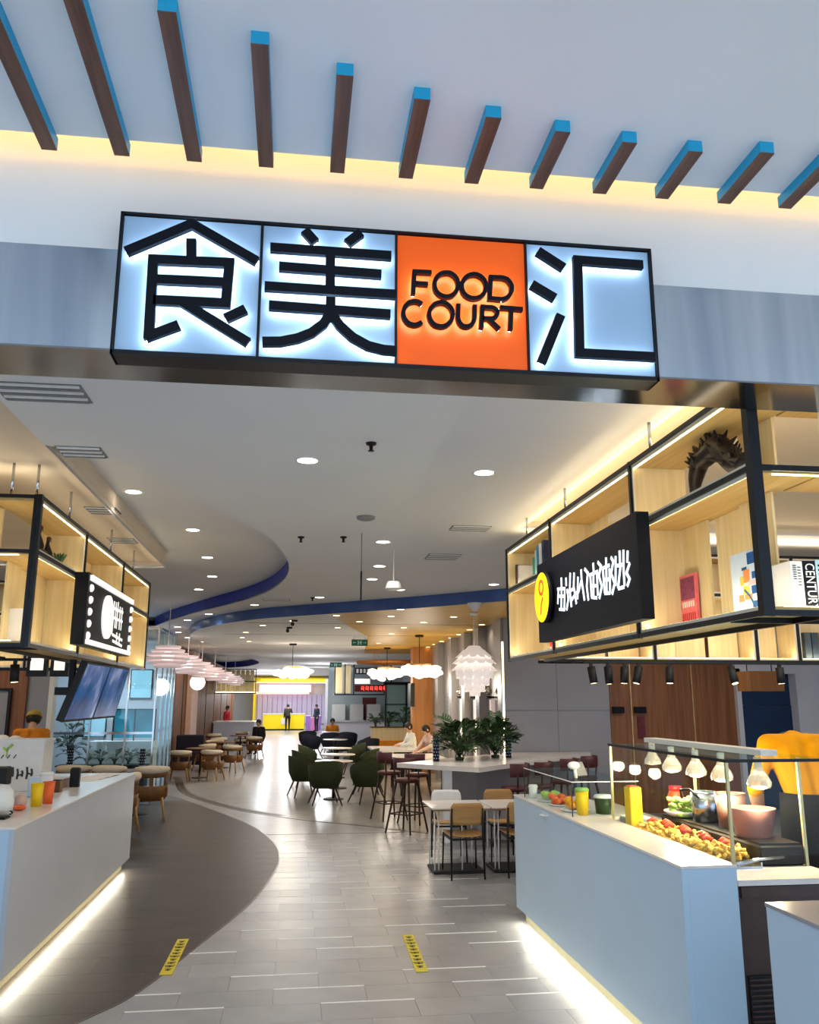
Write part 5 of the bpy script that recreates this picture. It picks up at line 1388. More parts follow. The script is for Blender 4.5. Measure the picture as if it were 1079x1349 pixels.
for i, (y, z) in enumerate(((14.35, 1.75), (15.7, 1.75), (17.0, 1.76))):
    t = thing('wall_sconce', ('wall sconce on the right hall wall, nearest, just above the plants', 'wall sconce on the right hall wall, middle one', 'wall sconce on the right hall wall, farthest of three')[i], 'wall lamp', (3.30, y, z), 0, 'wall sconces on the right hall wall')
    MB().ball((3.25, y, z + .10), .06, 14, 8).build('glass_ball', M['chrome'], t)
    MB().cyl((3.25, y, z + .02), (3.25, y, z - .02), .05, .04, n=14).build('lamp_cup', M['bronze'], t)
    MB().box(3.25, 3.339, y - .015, y + .015, z - .015, z + .015).build('arm', M['bronze'], t)
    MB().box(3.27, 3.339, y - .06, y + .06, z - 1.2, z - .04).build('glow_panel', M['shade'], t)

# ================================================================== LEFT: GLASS FRONT AND REFLECTION PANEL
for i, (x0, x1, z0, z1, lb) in enumerate(((-2.55, -2.43, 1.985, 2.10, 'small white lit menu box in black frame under the left shelf, left one'), (-2.33, -2.23, 1.985, 2.08, 'small white lit menu box in black frame under the left shelf, right one'))):
    t = thing('menu_box', lb, 'sign', ((x0 + x1) / 2, 8.8, z0), 0, 'lit menu boxes under the left shelf')
    MB().box(x0 - .035, x1 + .035, 8.803, 8.86, z0 - .06, z1 + .03).build('frame', M['blackm'], t); MB().box(x0, x1, 8.795, 8.8029, z0, z1).build('lit_face', M['led_white'], t)
    MB().box((x0 + x1) / 2 - .01, (x0 + x1) / 2 + .01, 8.82, 10.052, z1 + .03, z1 + .045).build('arm', M['blackm'], t)
gp = thing('shop_glazing', 'tall glass shop front with chrome mullions behind the cushioned chairs on the left', 'glass partition', (-3.2, 15.3, 0))
for (x0, x1) in ((-4.05, -3.40), (-3.38, -2.82), (-2.80, -2.37)):
    MB().box(x0, x1, 15.29, 15.31, .06, 2.9).build('glass_pane', GL2, gp)
for y0, y1 in ((15.33, 16.4), (16.42, 17.3)): MB().box(-2.34, -2.325, y0, y1, .06, 2.9).build('glass_pane', GL2, gp)
for x in (-4.07, -3.39, -2.81, -2.35): MB().box(x - .014, x + .014, 15.27, 15.33, 0, 2.95).build('mullion', M['chrome'], gp)
for y in (15.85, 16.41, 16.9, 17.32): MB().box(-2.35, -2.32, y - .014, y + .014, 0, 2.95).build('mullion', M['chrome'], gp)
for z in (.03, 1.16, 2.42, 2.92): MB().box(-4.07, -2.34, 15.275, 15.289, z - .02, z + .02).build('crossbar', M['chrome'], gp)
for z in (.03, 2.42, 2.92): MB().box(-2.3549, -2.3151, 15.33, 17.3, z - .02, z + .02).build('crossbar', M['chrome'], gp)
struct(MB().box(-7, -2.5, 18.3, 18.4, 0, 3.14).build('wall_glass_room', M['light_wall']))
dsp = thing('reflection_stand_in', 'added glowing teal panel standing in for a reflection in the left glass front', 'display', (-3.3, 17.2, 0))
MB().box(-3.75, -2.6, 17.0, 17.5, 0, .95).build('case_base', M['trim_w'], dsp)
TL = mat('teal_reflection', (40, 150, 176), .3, noise=((18, 84, 108), 1.6), emit=(36, 130, 156), estr=.35)  # glowing colour on an added panel, imitating a window reflection in the glass
MB().box(-3.4, -2.63, 17.3, 17.34, 1.0, 1.52).build('reflection_panel', TL, dsp)
for x in (-3.4, -3.01, -2.63): MB().box(x - .012, x + .012, 17.27, 17.299, .95, 1.54).build('case_post', M['black'], dsp)
MB().box(-3.41, -2.62, 17.27, 17.35, 1.52, 1.54).build('case_top', M['black'], dsp)
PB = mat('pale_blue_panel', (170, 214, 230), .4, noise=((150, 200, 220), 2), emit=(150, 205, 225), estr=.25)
for i, (x0, x1, z0, z1) in enumerate(((-4.15, -3.75, 1.0, 1.9), (-3.3, -2.9, 1.75, 2.3), (-4.1, -3.8, 2.0, 2.3))):
    t = thing('wall_panel_light', ('pale blue lit panel behind the glass front beside the menu screen', 'pale blue lit panel behind the glass front, upper right', 'small pale blue lit panel high behind the glass front')[i], 'panel', (x0, 18.2, z0))
    MB().box(x0, x1, 18.25, 18.29, z0, z1).build('lit_face', PB, t); MB().box(x0 - .02, x1 + .02, 18.26, 18.299, z0 - .02, z1 + .02).build('frame', M['black'], t)
for i in range(6):
    x = -3.85 + i * .2
    leafy('leafy_plant', 'small dark plant in a row behind the glass front, %s from the left' % ('first', 'second', 'third', 'fourth', 'fifth', 'sixth')[i], x, 15.9, .62, 9, .2, .26, 30 + i, group='small plants behind the glass front') if False else None
light('glass_room_fill', 'AREA', (-3.7, 16.9, 2.95), 60, COOL, 1.2, .8)  # fill added to keep the space behind the glass from going dark
light('left_stall_lamp', 'AREA', (-3.6, 8.0, 3.1), 22, NEUT, 2.0, 2.0)
light('shelf_uplight', 'AREA', (-3.4, 9.95, 3.0), 10, (1, .9, .72), 2.8, .15, (PI, 0, 0))
light('shelf_uplight', 'AREA', (3.8, 7.3, 3.0), 10, (1, .88, .68), 2.8, .15, (math.radians(200), 0, 0))
light('shelf_uplight', 'AREA', (3.6, 3.3, 3.0), 16, (1, .88, .68), 3.0, .15, (math.radians(150), 0, 0))
light('right_stall_lamp', 'AREA', (3.8, 5.4, 3.1), 45, NEUT, 2.0, 2.0)
light('right_back_lamp', 'AREA', (5.2, 10.2, 3.05), 55, NEUT, 2.0, 2.0)
light('left_back_lamp', 'AREA', (-5.2, 12.0, 3.1), 40, WARM, 1.6, 1.6)
pf = thing('picture_frame', 'black framed panel leaning on the wood wall at the left frame edge', 'frame', (-4.8, 13.88, .5))
for (x0, x1, z0, z1) in ((-5.4, -4.26, 1.84, 1.88), (-4.30, -4.26, .5, 1.84)): MB().box(x0, x1, 13.86, 13.92, z0, z1).build('frame_bar', M['black'], pf)
MB().box(-5.4, -4.30, 13.9, 13.915, .5, 1.84).build('panel', M['grey_wall'], pf)

# ================================================================== FAR SHOPS
ys = thing('yellow_shop', 'far yellow and white shop with glowing pink menu band at the aisle end', 'shop', (-.4, 53.0, 0))
MB().box(-2.3, 1.85, 52.3, 53.9, 2.74, 3.02).build('yellow_fascia', M['yellow_panel'], ys)
MB().box(-2.3, 1.9, 52.28, 52.299, 2.70, 2.74).build('light_strip', M['led_white'], ys)
PK = emis('pink_menu_glow', (255, 206, 224), 1.5)
MB().box(-2.1, 1.0, 53.3, 53.4, 2.2, 2.62).build('menu_band', PK, ys)
MB().box(-2.3, .9, 53.1, 53.299, 2.06, 2.2).build('menu_edge', M['led_red'] if False else M['shade'], ys)
for i in range(14): MB().box(-2.2 + i * .3, -1.93 + i * .3, 53.85, 53.9, .3, 2.05).build('wall_panel', mat('lavender_panel', (196, 190, 226), .4, noise=((186, 180, 218), 1)), ys)
MB().box(-2.4, -2.3, 52.3, 53.9, 0, 3.02).build('side_post', M['yellow_panel'], ys); MB().box(1.85, 2.0, 52.3, 53.9, 0, 3.02).build('side_post', M['light_wall'], ys)
yc = thing('yellow_counter', 'bright yellow counter of the far shop', 'counter', (-.9, 51.3, 0))
MB().box(-1.75, .62, 51.2, 51.8, .08, .90).build('counter_body', M['yellow_panel'], yc)
MB().box(-1.78, .66, 51.16, 51.84, .90, .95).build('counter_top', M['quartz'], yc)
MB().box(-1.7, .6, 51.25, 51.75, 0, .08).build('plinth', M['blackm'], yc)
MB().box(-.7, -.35, 51.18, 51.199, .35, .7).build('round_badge', M['paper'], yc)
for i in range(3):
    t = thing('display_crate', ('purple display crate right of the yellow counter', 'pink display crate right of the purple one', 'second purple display crate by the navy person')[i], 'crate', (.85 + i * .3, 51.4, 0), 0, 'crates beside the yellow counter')
    MB().box(.72 + i * .3, .98 + i * .3, 51.2, 51.6, 0, .8 - .1 * (i % 2)).build('crate_body', mat(('violet', 'pinkish')[i % 2], ((150, 110, 190), (214, 120, 180))[i % 2], .5, noise=(((140, 100, 180), (204, 110, 170))[i % 2], 4)), t)
    MB().box(.70 + i * .3, .99 + i * .3, 51.18, 51.62, .8 - .1 * (i % 2), .83 - .1 * (i % 2)).build('crate_rim', M['paper'], t)
wc = thing('white_counter', 'far white counter on the left before the yellow shop', 'counter', (-2.5, 35, 0))
MB().box(-3.02, -1.50, 34.0, 36.0, .05, .86).build('counter_body', M['light_wall'], wc); MB().box(-3.05, -1.46, 33.96, 36.04, .86, .90).build('counter_top', M['quartz'], wc)
fs = thing('hanging_shelf', 'distant hanging shelf of lit wooden slats over the far white counter', 'shelf', (-2.6, 35, 1.95))
for i in range(8): MB().box(-3.0 + i * .18, -2.84 + i * .18, 34.5, 34.55, 1.98, 2.85).build('back_board', M['maple'], fs)
for z in (1.95, 2.4, 2.86): MB().box(-3.05, -1.48, 34.1, 34.55, z, z + .03).build('rail', M['black'], fs)
for x in (-3.05, -1.51): MB().box(x, x + .03, 34.1, 34.14, 1.95, 2.89).build('post', M['black'], fs)
MB().box(-3.0, -1.52, 34.2, 34.22, 2.0, 2.02).build('led_line', LED, fs)
ks = thing('kitchen_stall', 'far kitchen stall with red lit sign and white appliances', 'shop', (2.3, 32, 0))
MB().box(1.30, 4.2, 33.6, 33.7, 0, 2.97).build('back_wall', mat('pale_teal_wall', (190, 206, 212), .5, noise=((180, 198, 205), 1)), ks)
MB().box(1.35, 3.4, 31.6, 32.2, 0, .95).build('counter_body', M['light_wall'], ks); MB().box(1.33, 3.42, 31.56, 32.22, .95, .99).build('counter_top', M['steel'], ks)
for x in (1.42, 2.1, 2.75): MB().box(x, x + .5, 32.9, 33.5, .95, 1.55).build('appliance', M['white_pl'], ks)
k2 = thing('hanging_shelf', 'distant hanging shelf with red and white lit signs over the far kitchen stall', 'shelf', (2.4, 31.5, 1.9))
for z in (1.88, 3.0): MB().box(1.42, 3.5, 31.3, 31.8, z, z + .04).build('rail', M['black'], k2)
for x in (1.42, 1.78, 2.1, 3.2, 3.46): MB().box(x, x + .04, 31.3, 31.34, 1.88, 3.0).build('post', M['black'], k2)
for i in range(2): MB().box(1.48 + i * .3, 1.74 + i * .3, 31.7, 31.74, 1.95, 2.95).build('back_board', M['maple'], k2)
MB().box(2.15, 2.7, 31.25, 31.3, 2.28, 2.46).build('white_sign', M['led_white'], k2)
MB().box(2.15, 3.45, 31.24, 31.29, 2.0, 2.24).build('sign_panel', mat('sign_maroon', (96, 10, 14), .5, noise=((86, 8, 12), 5)), k2)
for i in range(6): MB().stroke([(2.4 + i * .16, 2.06), (2.4 + i * .16, 2.18), (2.48 + i * .16, 2.18), (2.48 + i * .16, 2.06), (2.40 + i * .16, 2.12), (2.48 + i * .16, 2.12)], .022, 'y', 31.225, 31.2395).build('sign_glyph', M['led_red'], k2)
MB().box(2.15, 3.15, 31.25, 31.3, 2.62, 2.85).build('dark_sign', M['letter'], k2)
for i in range(7): MB().box(2.2 + i * .13, 2.28 + i * .13, 31.235, 31.249, 2.66, 2.81).build('sign_glyph', M['white_pl'], k2)
gpn = thing('glass_cabinet', 'far teal glass cabinet doors behind the planter box', 'cabinet', (3.6, 29, 0))
for x in (3.05, 3.72): MB().box(x, x + .64, 28.9, 28.95, .5, 2.2).build('glass_door', mat('teal_frosted', (150, 178, 176), .25, noise=((140, 168, 166), 1)), gpn)
for x in (3.0, 3.69, 4.36): MB().box(x, x + .04, 28.85, 28.97, 0, 2.3).build('frame_post', M['black'], gpn)
MB().box(3.0, 4.4, 28.85, 28.97, 2.2, 2.3).build('frame_rail', M['black'], gpn); MB().box(3.0, 4.4, 28.85, 28.97, 1.55, 1.58).build('frame_rail', M['black'], gpn)
mb = tag(MB().box(2.62, 3.15, 33.56, 33.598, .85, 1.8).build('red_menu_board', mat('brick_red', (120, 52, 44), .6, noise=((104, 40, 34), 4))), 'dull red menu board below the distant red sign', 'board')
wt = thing('wall_tv', 'dark wall screen edge-on beside the orange pillar', 'screen', (2.78, 20.8, 1.4))
MB().box(2.76, 2.849, 20.55, 21.1, 1.55, 2.1).build('screen_body', M['blackm'], wt); MB().box(2.75, 2.759, 20.58, 21.07, 1.58, 2.07).build('screen_face', M['letter'], wt)
bxh = thing('hanging_box', 'wooden hanging box at the top of the navy doorway', 'box', (5.1, 9.2, 1.8))
MB().box(5.05, 5.45, 9.1, 9.4, 1.80, 2.02).build('box_body', M['orange_panel'], bxh)
for x in (5.1, 5.4): MB().cyl((x, 9.25, 2.02), (x, 9.25, 3.14), .006, n=6).build('rod', M['black'], bxh)
for i, (x, lb) in enumerate(((5.04, 'small black tab sign on the wood wall, left of the brass strip'), (5.40, 'small black tab sign on the wood wall, right of the brass strip'))):
    t = thing('tab_sign', lb, 'sign', (x, 13.15, 1.5), 0, 'black tab signs on the wood wall')
    MB().box(x - .09, x + .09, 13.10, 13.16, 1.50, 1.60).build('sign_plate', M['letter'], t); MB().box(x - .03, x + .03, 13.16, 13.184, 1.52, 1.58).build('bracket', M['black'], t)
fx = tag(MB().box(5.36, 5.48, 13.165, 13.184, 1.12, 1.45).box(5.38, 5.46, 13.16, 13.1649, 1.32, 1.42).build('fire_notice', mat('notice_maroon', (110, 40, 52), .6, noise=((96, 32, 44), 9))), 'maroon notice strip on the wood wall under the right black tab', 'notice')
# ================================================================== BOOKS AND ORNAMENTS ON THE SHELVES
def book(name_lb, x0, x1, y0, y1, z0, z1, m, face='x', tilt=None, extra=None):
    t = thing('book', name_lb, 'book', ((x0 + x1) / 2, (y0 + y1) / 2, z0))
    MB().box(x0, x1, y0, y1, z0, z1).build('cover', m, t)
    e = .0015
    if face == 'x': MB().box(x0 + .002, x1 - .002, y0 + .002, y1 - .002, z1, z1 + .001).build('pages', M['paper'], t)
    else: MB().box(x0 + .002, x1 - .002, y0 + .002, y1 - .002, z1, z1 + .001).build('pages', M['paper'], t)
    return t
zb = ZB + .0382; zm = ZM + .0172
PINK = mat('book_pink', (232, 116, 120), .5, noise=((224, 104, 110), 20)); PLUM = mat('book_plum', (120, 44, 76), .5, noise=((150, 70, 110), 30))
b = book('pink and plum book standing face out in the lower near bay of the right shelf', 2.03, 2.048, 4.125, 4.300, zb, 2.345, PINK)
MB().box(2.0285, 2.0299, 4.135, 4.290, 2.215, 2.33).build('cover_picture', PLUM, b)
m = MB()
for i in range(6): m.box(2.0285, 2.0299, 4.15 + i * .024, 4.163 + i * .024, 2.175, 2.205)
m.build('cover_lettering', M['paper'], b)
m = MB()
for i in range(7): m.box(2.0285, 2.0299, 4.14 + i * .022, 4.152 + i * .022, 2.105, 2.145)
m.build('cover_lettering', M['red'], b)
WB = mat('book_white_blue', (214, 226, 238), .5, noise=((206, 219, 233), 10))
b = book('white book with blue and orange shapes face out at the right shelf near corner', 1.935, 1.955, 3.335, 3.575, zb, 2.335, WB)
DB = mat('print_blue', (24, 88, 150), .5, noise=((20, 78, 140), 9)); OR = mat('print_orange', (246, 150, 84), .5, noise=((240, 140, 74), 9)); YL = mat('print_yellow', (226, 206, 80), .5, noise=((220, 198, 70), 9)); PKK = mat('print_pink', (246, 196, 190), .5, noise=((240, 186, 180), 9))
for (a, c, z0, z1, mm) in ((3.36, 3.43, 2.275, 2.325, DB), (3.35, 3.40, 2.21, 2.24, DB), (3.35, 3.41, 2.145, 2.18, DB), (3.345, 3.41, 2.075, 2.115, DB), (3.42, 3.47, 2.20, 2.255, OR), (3.345, 3.43, 2.185, 2.205, PKK), (3.47, 3.50, 2.19, 2.23, YL), (3.43, 3.48, 2.15, 2.185, YL), (3.41, 3.47, 2.125, 2.148, OR), (3.48, 3.52, 2.12, 2.15, OR)):
    MB().box(1.9335, 1.9349, a, c, z0, z1).build('cover_print', mm, b)
MB().stroke([(3.47, 2.17), (3.43, 2.14), (3.40, 2.10)], .012, 'x', 1.9334, 1.9348).stroke([(3.48, 2.26), (3.44, 2.262)], .012, 'x', 1.9334, 1.9348).build('cover_print', M['teal'], b)
# front run of the near end: books with spines towards the camera
b = book('tall white book with small spine print beside the black CENTURY book', 1.99, 2.043, 3.2, 3.36, zb, 2.255, M['paper'], 'y')
m = MB()
for i in range(7): m.box(2.0, 2.015, 3.1985, 3.1999, 2.235 - i * .009, 2.239 - i * .009); m.box(2.02, 2.034, 3.1985, 3.1999, 2.228 - i * .012, 2.232 - i * .012)
m.build('spine_print', M['grille_d'], b)
b = book('black book with CENTURY in white on the spine on the right shelf near end', 2.045, 2.100, 3.2, 3.36, zb, 2.258, M['letter'], 'y')
text_part(None, 'CENTURY', .046, Matrix.Translation((2.0725, 3.1985, 2.152)) @ Matrix.Rotation(PI / 2, 4, 'X') @ Matrix.Rotation(-PI / 2, 4, 'Z') @ Matrix.Diagonal((.93, 1.25, 1, 1)), 'spine_lettering', M['white_pl'], b, .0008)
b = book('pale teal book with dark spine print at the right frame edge beside the CENTURY book', 2.102, 2.155, 3.2, 3.36, zb, 2.262, mat('book_pale_teal', (176, 214, 222), .5, noise=((168, 206, 214), 9)), 'y')
m = MB()
for i in range(9): m.box(2.112, 2.13 + .004 * (i % 3), 3.1985, 3.1999, 2.235 - i * .018, 2.243 - i * .018)
m.build('spine_print', M['letter'], b)
cols = [((60, 48, 50), 7.02, 7.05, .20), ((96, 70, 64), 6.985, 7.015, .19), ((222, 214, 204), 6.93, 6.97, .18), ((52, 150, 110), 6.50, 6.68, .20), ((186, 214, 226), 6.40, 6.44, .22), ((20, 140, 180), 6.33, 6.385, .25), ((222, 226, 232), 6.27, 6.32, .25), ((24, 40, 76), 6.19, 6.24, .26)]
nm = ('dark brown book, farthest in the upper far bay of the right shelf', 'brown book second from the far end of the right upper shelf', 'cream book third from the far end of the right upper shelf', 'green book turned face out in the upper far bay of the right shelf', 'pale blue book beside the green face-out book', 'bright teal book in the upper far bay of the right shelf', 'white book beside the bright teal book in the right upper shelf', 'dark navy book nearest the steel post in the right upper shelf')
for (c, y0, y1, h), lb in zip(cols, nm):
    mm = mat('book_%d_%d_%d' % c, c, .55, noise=(tuple(max(0, v - 10) for v in c), 14))
    x0 = 1.85 if y1 - y0 < .1 else 1.90
    book(lb, x0, x0 + (.13 if y1 - y0 < .1 else .02), y0, y1, zm, zm + h, mm)
book('red book at the bottom of the far lower bay below the yellow round logo', 1.83, 1.96, 6.02, 6.05, zb, zb + .21, M['red'])
book('white book with purple edge in the lower near bay of the left shelf', -1.93, -1.80, 5.98, 6.05, zb, zb + .24, M['paper'])
book('purple book beside the white one in the lower near bay of the left shelf', -1.93, -1.81, 6.055, 6.085, zb, zb + .235, mat('book_purple', (92, 52, 78), .5, noise=((80, 44, 68), 14)))
for i, (x, c) in enumerate(((4.55, (70, 80, 90)), (4.62, (52, 66, 80)), (4.70, (206, 180, 150)), (4.78, (110, 44, 44)))):
    book('upright %s book on the back run of the right shelf' % ('slate', 'steel blue', 'tan', 'maroon')[i], x, x + .06, 7.2, 7.36, zb, zb + .24, mat('bookb_%d' % i, c, .55, noise=(tuple(v - 10 for v in c), 12)), 'y')

# bronze dragon-like driftwood ornament: an arched trunk with spiky crown
dg_ = thing('dragon_ornament', 'dark bronze dragon ornament arching on its tail in the right shelf top bay', 'ornament', (1.95, 3.6, zm))
P_ = [(1.95, y, max(z, zm + .02)) for y, z in DRAGON]
P_[0] = (1.95, 3.78, zm + .012); P_[1] = (1.95, 3.84, zm + .014); P_[2] = (1.95, 3.885, zm + .03)
MB().tube(smooth_path(P_, 3), [.010 + .044 * math.sin(min(1.0, i / 40) * PI * .62) for i in range(51)][:3 * (len(P_) - 1)] + [.012], n=9).build('body', M['bronze'], dg_)
r_ = random.Random(9); m = MB()
for i in range(6, len(P_) - 1):
    for k_ in range(11):
        p = Vector(P_[i]) + Vector((r_.uniform(-.02, .02), r_.uniform(-.03, .03), r_.uniform(-.02, .02))); d = Vector((r_.uniform(-.6, .6), r_.uniform(-.5, .7), r_.uniform(.1, 1))).normalized()
        m.cyl(p, p + d * r_.uniform(.045, .085), .020, .003, n=6)
m.build('scales', M['bronze'], dg_)
m = MB()
for (y, z), (yt, zt) in (((3.80, 2.86), (3.80, 2.935)), ((3.56, 2.80), (3.575, 2.752)), ((3.55, 2.80), (3.60, 2.765)), ((3.47, 2.76), (3.42, 2.80)), ((3.44, 2.74), (3.37, 2.775)), ((3.45, 2.735), (3.37, 2.725)), ((3.52, 2.79), (3.49, 2.84)), ((3.60, 2.84), (3.56, 2.885))):
    m.tube([(1.95, y, z), (1.95, (y + yt) / 2 + .006, (z + zt) / 2 + .006), (1.95, yt, zt)], [.016, .012, .003], n=6)
m.build('claws', M['bronze'], dg_)
MB().ball((1.95, 3.46, 2.752), (.028, .05, .026), 12, 8).build('head', M['bronze'], dg_)
cr = thing('crane_ornament', 'pair of dark bird figures on rocks in the left shelf top near bay', 'ornament', (-1.80, 6.2, zm))
m = MB()
for i in range(14): m.ball((-1.80 + r_.uniform(-.05, .05), 6.0 + .42 * i / 14, zm + .03), (.05, .04, r_.uniform(.03, .06)), 8, 6)
m.build('rock_base', M['bronze'], cr)
for (y, h) in ((6.14, .25), (6.36, .21)):
    MB().tube([(-1.80, y, zm + .05), (-1.80, y + .01, zm + h * .5), (-1.80, y - .015, zm + h * .8), (-1.80, y + .005, zm + h)], [.03, .034, .012, .014], n=9).build('bird_body', M['bronze'], cr)
    MB().ball((-1.80, y + .01, zm + h), (.018, .026, .018), 10, 6).build('bird_head', M['red_fab'], cr)
    MB().cyl((-1.80, y + .03, zm + h), (-1.80, y + .085, zm + h - .012), .008, .001, n=6).build('beak', M['red_fab'], cr)
cp = thing('potted_cactus', 'small round green cactus pot beside the bird figures on the left shelf', 'plant', (-1.78, 6.6, zm))
MB().lathe([(.001, 0), (.04, 0), (.05, .05), (.045, .05), (.001, .048)], (-1.78, 6.6, zm), 16).build('pot', M['cloth_nvy'], cp)
m = MB()
for i in range(16):
    a = i * 2 * PI / 16; e = .5 + .5 * (i % 3) / 2
    m.cyl((-1.78, 6.6, zm + .05), (-1.78 + .06 * math.cos(a) * e, 6.6 + .06 * math.sin(a) * e, zm + .14), .013, .004, n=6)
m.build('spines', M['leaf'], cp)
st_ = thing('figurine', 'small dark figurine above the bulb sign on the left shelf far bay', 'ornament', (-1.80, 8.6, zm))
MB().lathe([(.001, 0), (.05, 0), (.045, .03), (.025, .05), (.04, .1), (.03, .15), (.001, .18)], (-1.80, 8.6, zm), 14).build('body', M['bronze'], st_)
mn = thing('black_monitor', 'black screen standing in the upper bay at the left frame edge', 'screen', (-2.1, 5.75, zm))
MB().box(-2.25, -1.955, 5.74, 5.76, zm + .03, zm + .27).build('screen_panel', M['letter'], mn); MB().box(-2.2, -2.0, 5.70, 5.80, zm, zm + .01).build('foot', M['blackm'], mn); MB().box(-2.12, -2.08, 5.755, 5.775, zm + .01, zm + .1).build('stand', M['blackm'], mn)

# ================================================================== ITEMS ON THE LEFT COUNTER
ct = .95
wb = thing('white_carton', 'tall white printed carton standing on the left drinks counter', 'box', (-2.25, 8.0, ct))
MB().box(-2.52, -2.10, 7.85, 8.15, ct, ct + .42, ch=.006).build('carton_body', M['paper'], wb)
MB().box(-2.52, -2.09, 7.84, 8.16, ct + .405, ct + .425).build('lid', M['white_pl'], wb)
m = MB()
for i in range(8): m.stroke([(-2.45 + i * .038, ct + .10 + .02 * (i % 2)), (-2.445 + i * .038, ct + .15), (-2.452 + i * .038, ct + .20 - .015 * (i % 3))], .016, 'y', 7.846, 7.8495)
for i in range(4): m.stroke([(-2.45 + i * .076, ct + .13 + .02 * (i % 2)), (-2.41 + i * .076, ct + .14)], .012, 'y', 7.846, 7.8495)
for i in range(3): m.stroke([(-2.44 + i * .05, ct + .27), (-2.42 + i * .05, ct + .30)], .008, 'y', 7.846, 7.8495)
m.build('brush_print', M['grille_d'], wb)
m = MB(); m.stroke([(-2.40, ct + .28), (-2.39, ct + .36)], .012, 'y', 7.845, 7.8495); m.stroke([(-2.39, ct + .35), (-2.355, ct + .385)], .022, 'y', 7.845, 7.8495); m.stroke([(-2.395, ct + .33), (-2.43, ct + .36)], .02, 'y', 7.845, 7.8495)
m.build('leaf_print', M['lettuce'], wb)
bg = thing('white_bag', 'crumpled white bag on the carton behind the left counter', 'bag', (-2.45, 8.3, ct)); m = MB()
for i in range(14): m.ball((-2.74 + i * .024, 8.35 + r_.uniform(-.05, .05), ct + .37 + .02 * math.sin(i * 1.3)), (.07, .07, r_.uniform(.04, .06)), 12, 8)
m.build('bag_body', M['paper'], bg)
MB().box(-2.75, -2.4, 8.22, 8.5, ct, ct + .34).build('box_under', M['white_pl'], bg)
def cup(name, lb, x, y, z, r0, r1, h, m, cat='cup', lid=None):
    t = thing(name, lb, cat, (x, y, z))
    MB().lathe([(.001, 0), (r0, 0), (r1, h), (r1 - .004, h), (r0 - .003, .006), (.001, .006)], (x, y, z), 22).build('cup_body', m, t)
    if lid: MB().lathe([(.001, h + .012), (r1 * .9, h + .012), (r1 + .003, h), (r1 + .003, h - .008)], (x, y, z), 22).build('lid', lid, t)
    else: MB().lathe([(r1 - .003, h - .003), (r1 + .002, h - .003), (r1 + .002, h + .003), (r1 - .003, h + .003), (r1 - .003, h - .003)], (x, y, z), 22).build('rim', m, t)
    return t
cup('paper_cup', 'yellow paper cup on the left drinks counter', -1.835, 6.78, ct, .036, .044, .155, M['cup_y'])
cup('paper_cup', 'orange paper cup right behind the yellow one on the left counter', -1.795, 6.93, ct, .034, .042, .155, M['cup_o'])
cup('paper_cup', 'white tall cup behind the yellow and orange cups on the left counter', -1.90, 7.25, ct, .04, .05, .19, M['white_pl'], lid=M['trim_w'])
def bxthing(name, lb, cat, x0, x1, y0, y1, z0, z1, m, part='body', top=None, ch=.006):
    t = thing(name, lb, cat, ((x0 + x1) / 2, (y0 + y1) / 2, z0))
    MB().box(x0, x1, y0, y1, z0, z1, ch=ch).build(part, m, t)
    if top: MB().box(x0 + .01, x1 - .01, y0 + .01, y1 - .01, z1, z1 + .006).build('top_plate', top, t)
    return t
bxthing('card_terminal', 'black upright payment terminal near the far end of the left counter', 'terminal', -1.95, -1.87, 8.18, 8.24, ct, ct + .16, M['blackm'], top=M['grille_d'])
bxthing('napkin_box', 'pale blue napkin box on the left counter beside the cups', 'box', -2.08, -1.97, 7.4, 7.55, ct, ct + .15, mat('pale_blue_box', (200, 218, 232), .5, noise=((192, 210, 225), 9)), top=M['paper'])
bxthing('brown_tin', 'small brown tin behind the napkin box on the left counter', 'tin', -2.0, -1.92, 7.75, 7.85, ct, ct + .09, M['oakdark'], top=M['blackm'])
bxthing('paper_tray', 'grey and brown tray of papers on the left counter before the black terminal', 'tray', -2.16, -1.98, 8.0, 8.35, ct, ct + .07, mat('taupe', (150, 130, 120), .6, noise=((140, 120, 110), 9)), top=M['paper'])
t = thing('paper_sheets', 'loose white paper sheets at the far end of the left counter', 'paper', (-2.0, 9.2, ct)); 
for i in range(4):
    MB().box(-2.2 + i * .08, -1.85 + i * .03, 8.75 + i * .18, 9.15 + i * .12, ct + .0005 + i * .003, ct + .003 + i * .003).build('sheet', M['paper'], t)
pm = thing('white_dispenser', 'white rounded machine with black stand at the left frame edge on the counter', 'machine', (-1.93, 6.25, ct))
MB().lathe([(.001, .20), (.06, .19), (.09, .15), (.10, .08), (.095, .03), (.001, .03)], (-1.95, 6.3, ct), 22).build('machine_body', M['white_pl'], pm)
for a in (0, 2.1, 4.2): MB().tube([(-1.95 + .08 * math.cos(a), 6.3 + .08 * math.sin(a), ct + .03), (-1.95 + .10 * math.cos(a), 6.3 + .10 * math.sin(a), ct + .012), (-1.95 + .08 * math.cos(a), 6.3 + .08 * math.sin(a), ct + .002)], .006, n=6).build('foot', M['blackm'], pm)
for i in range(4): MB().box(-1.99 + i * .022, -1.982 + i * .022, 6.199, 6.204, ct + .05, ct + .12).build('slot', M['grille_d'], pm)
bxthing('phone', 'black phone lying flat at the left frame edge on the counter', 'phone', -1.93, -1.82, 6.05, 6.16, ct, ct + .012, M['letter'], top=M['blackm'], ch=.003)
bxthing('scanner', 'black boxy scanner on a stand at the left frame edge behind the counter', 'scanner', -2.36, -2.22, 7.3, 7.45, ct + .10, ct + .23, M['blackm'], top=M['grille_d'])['label']
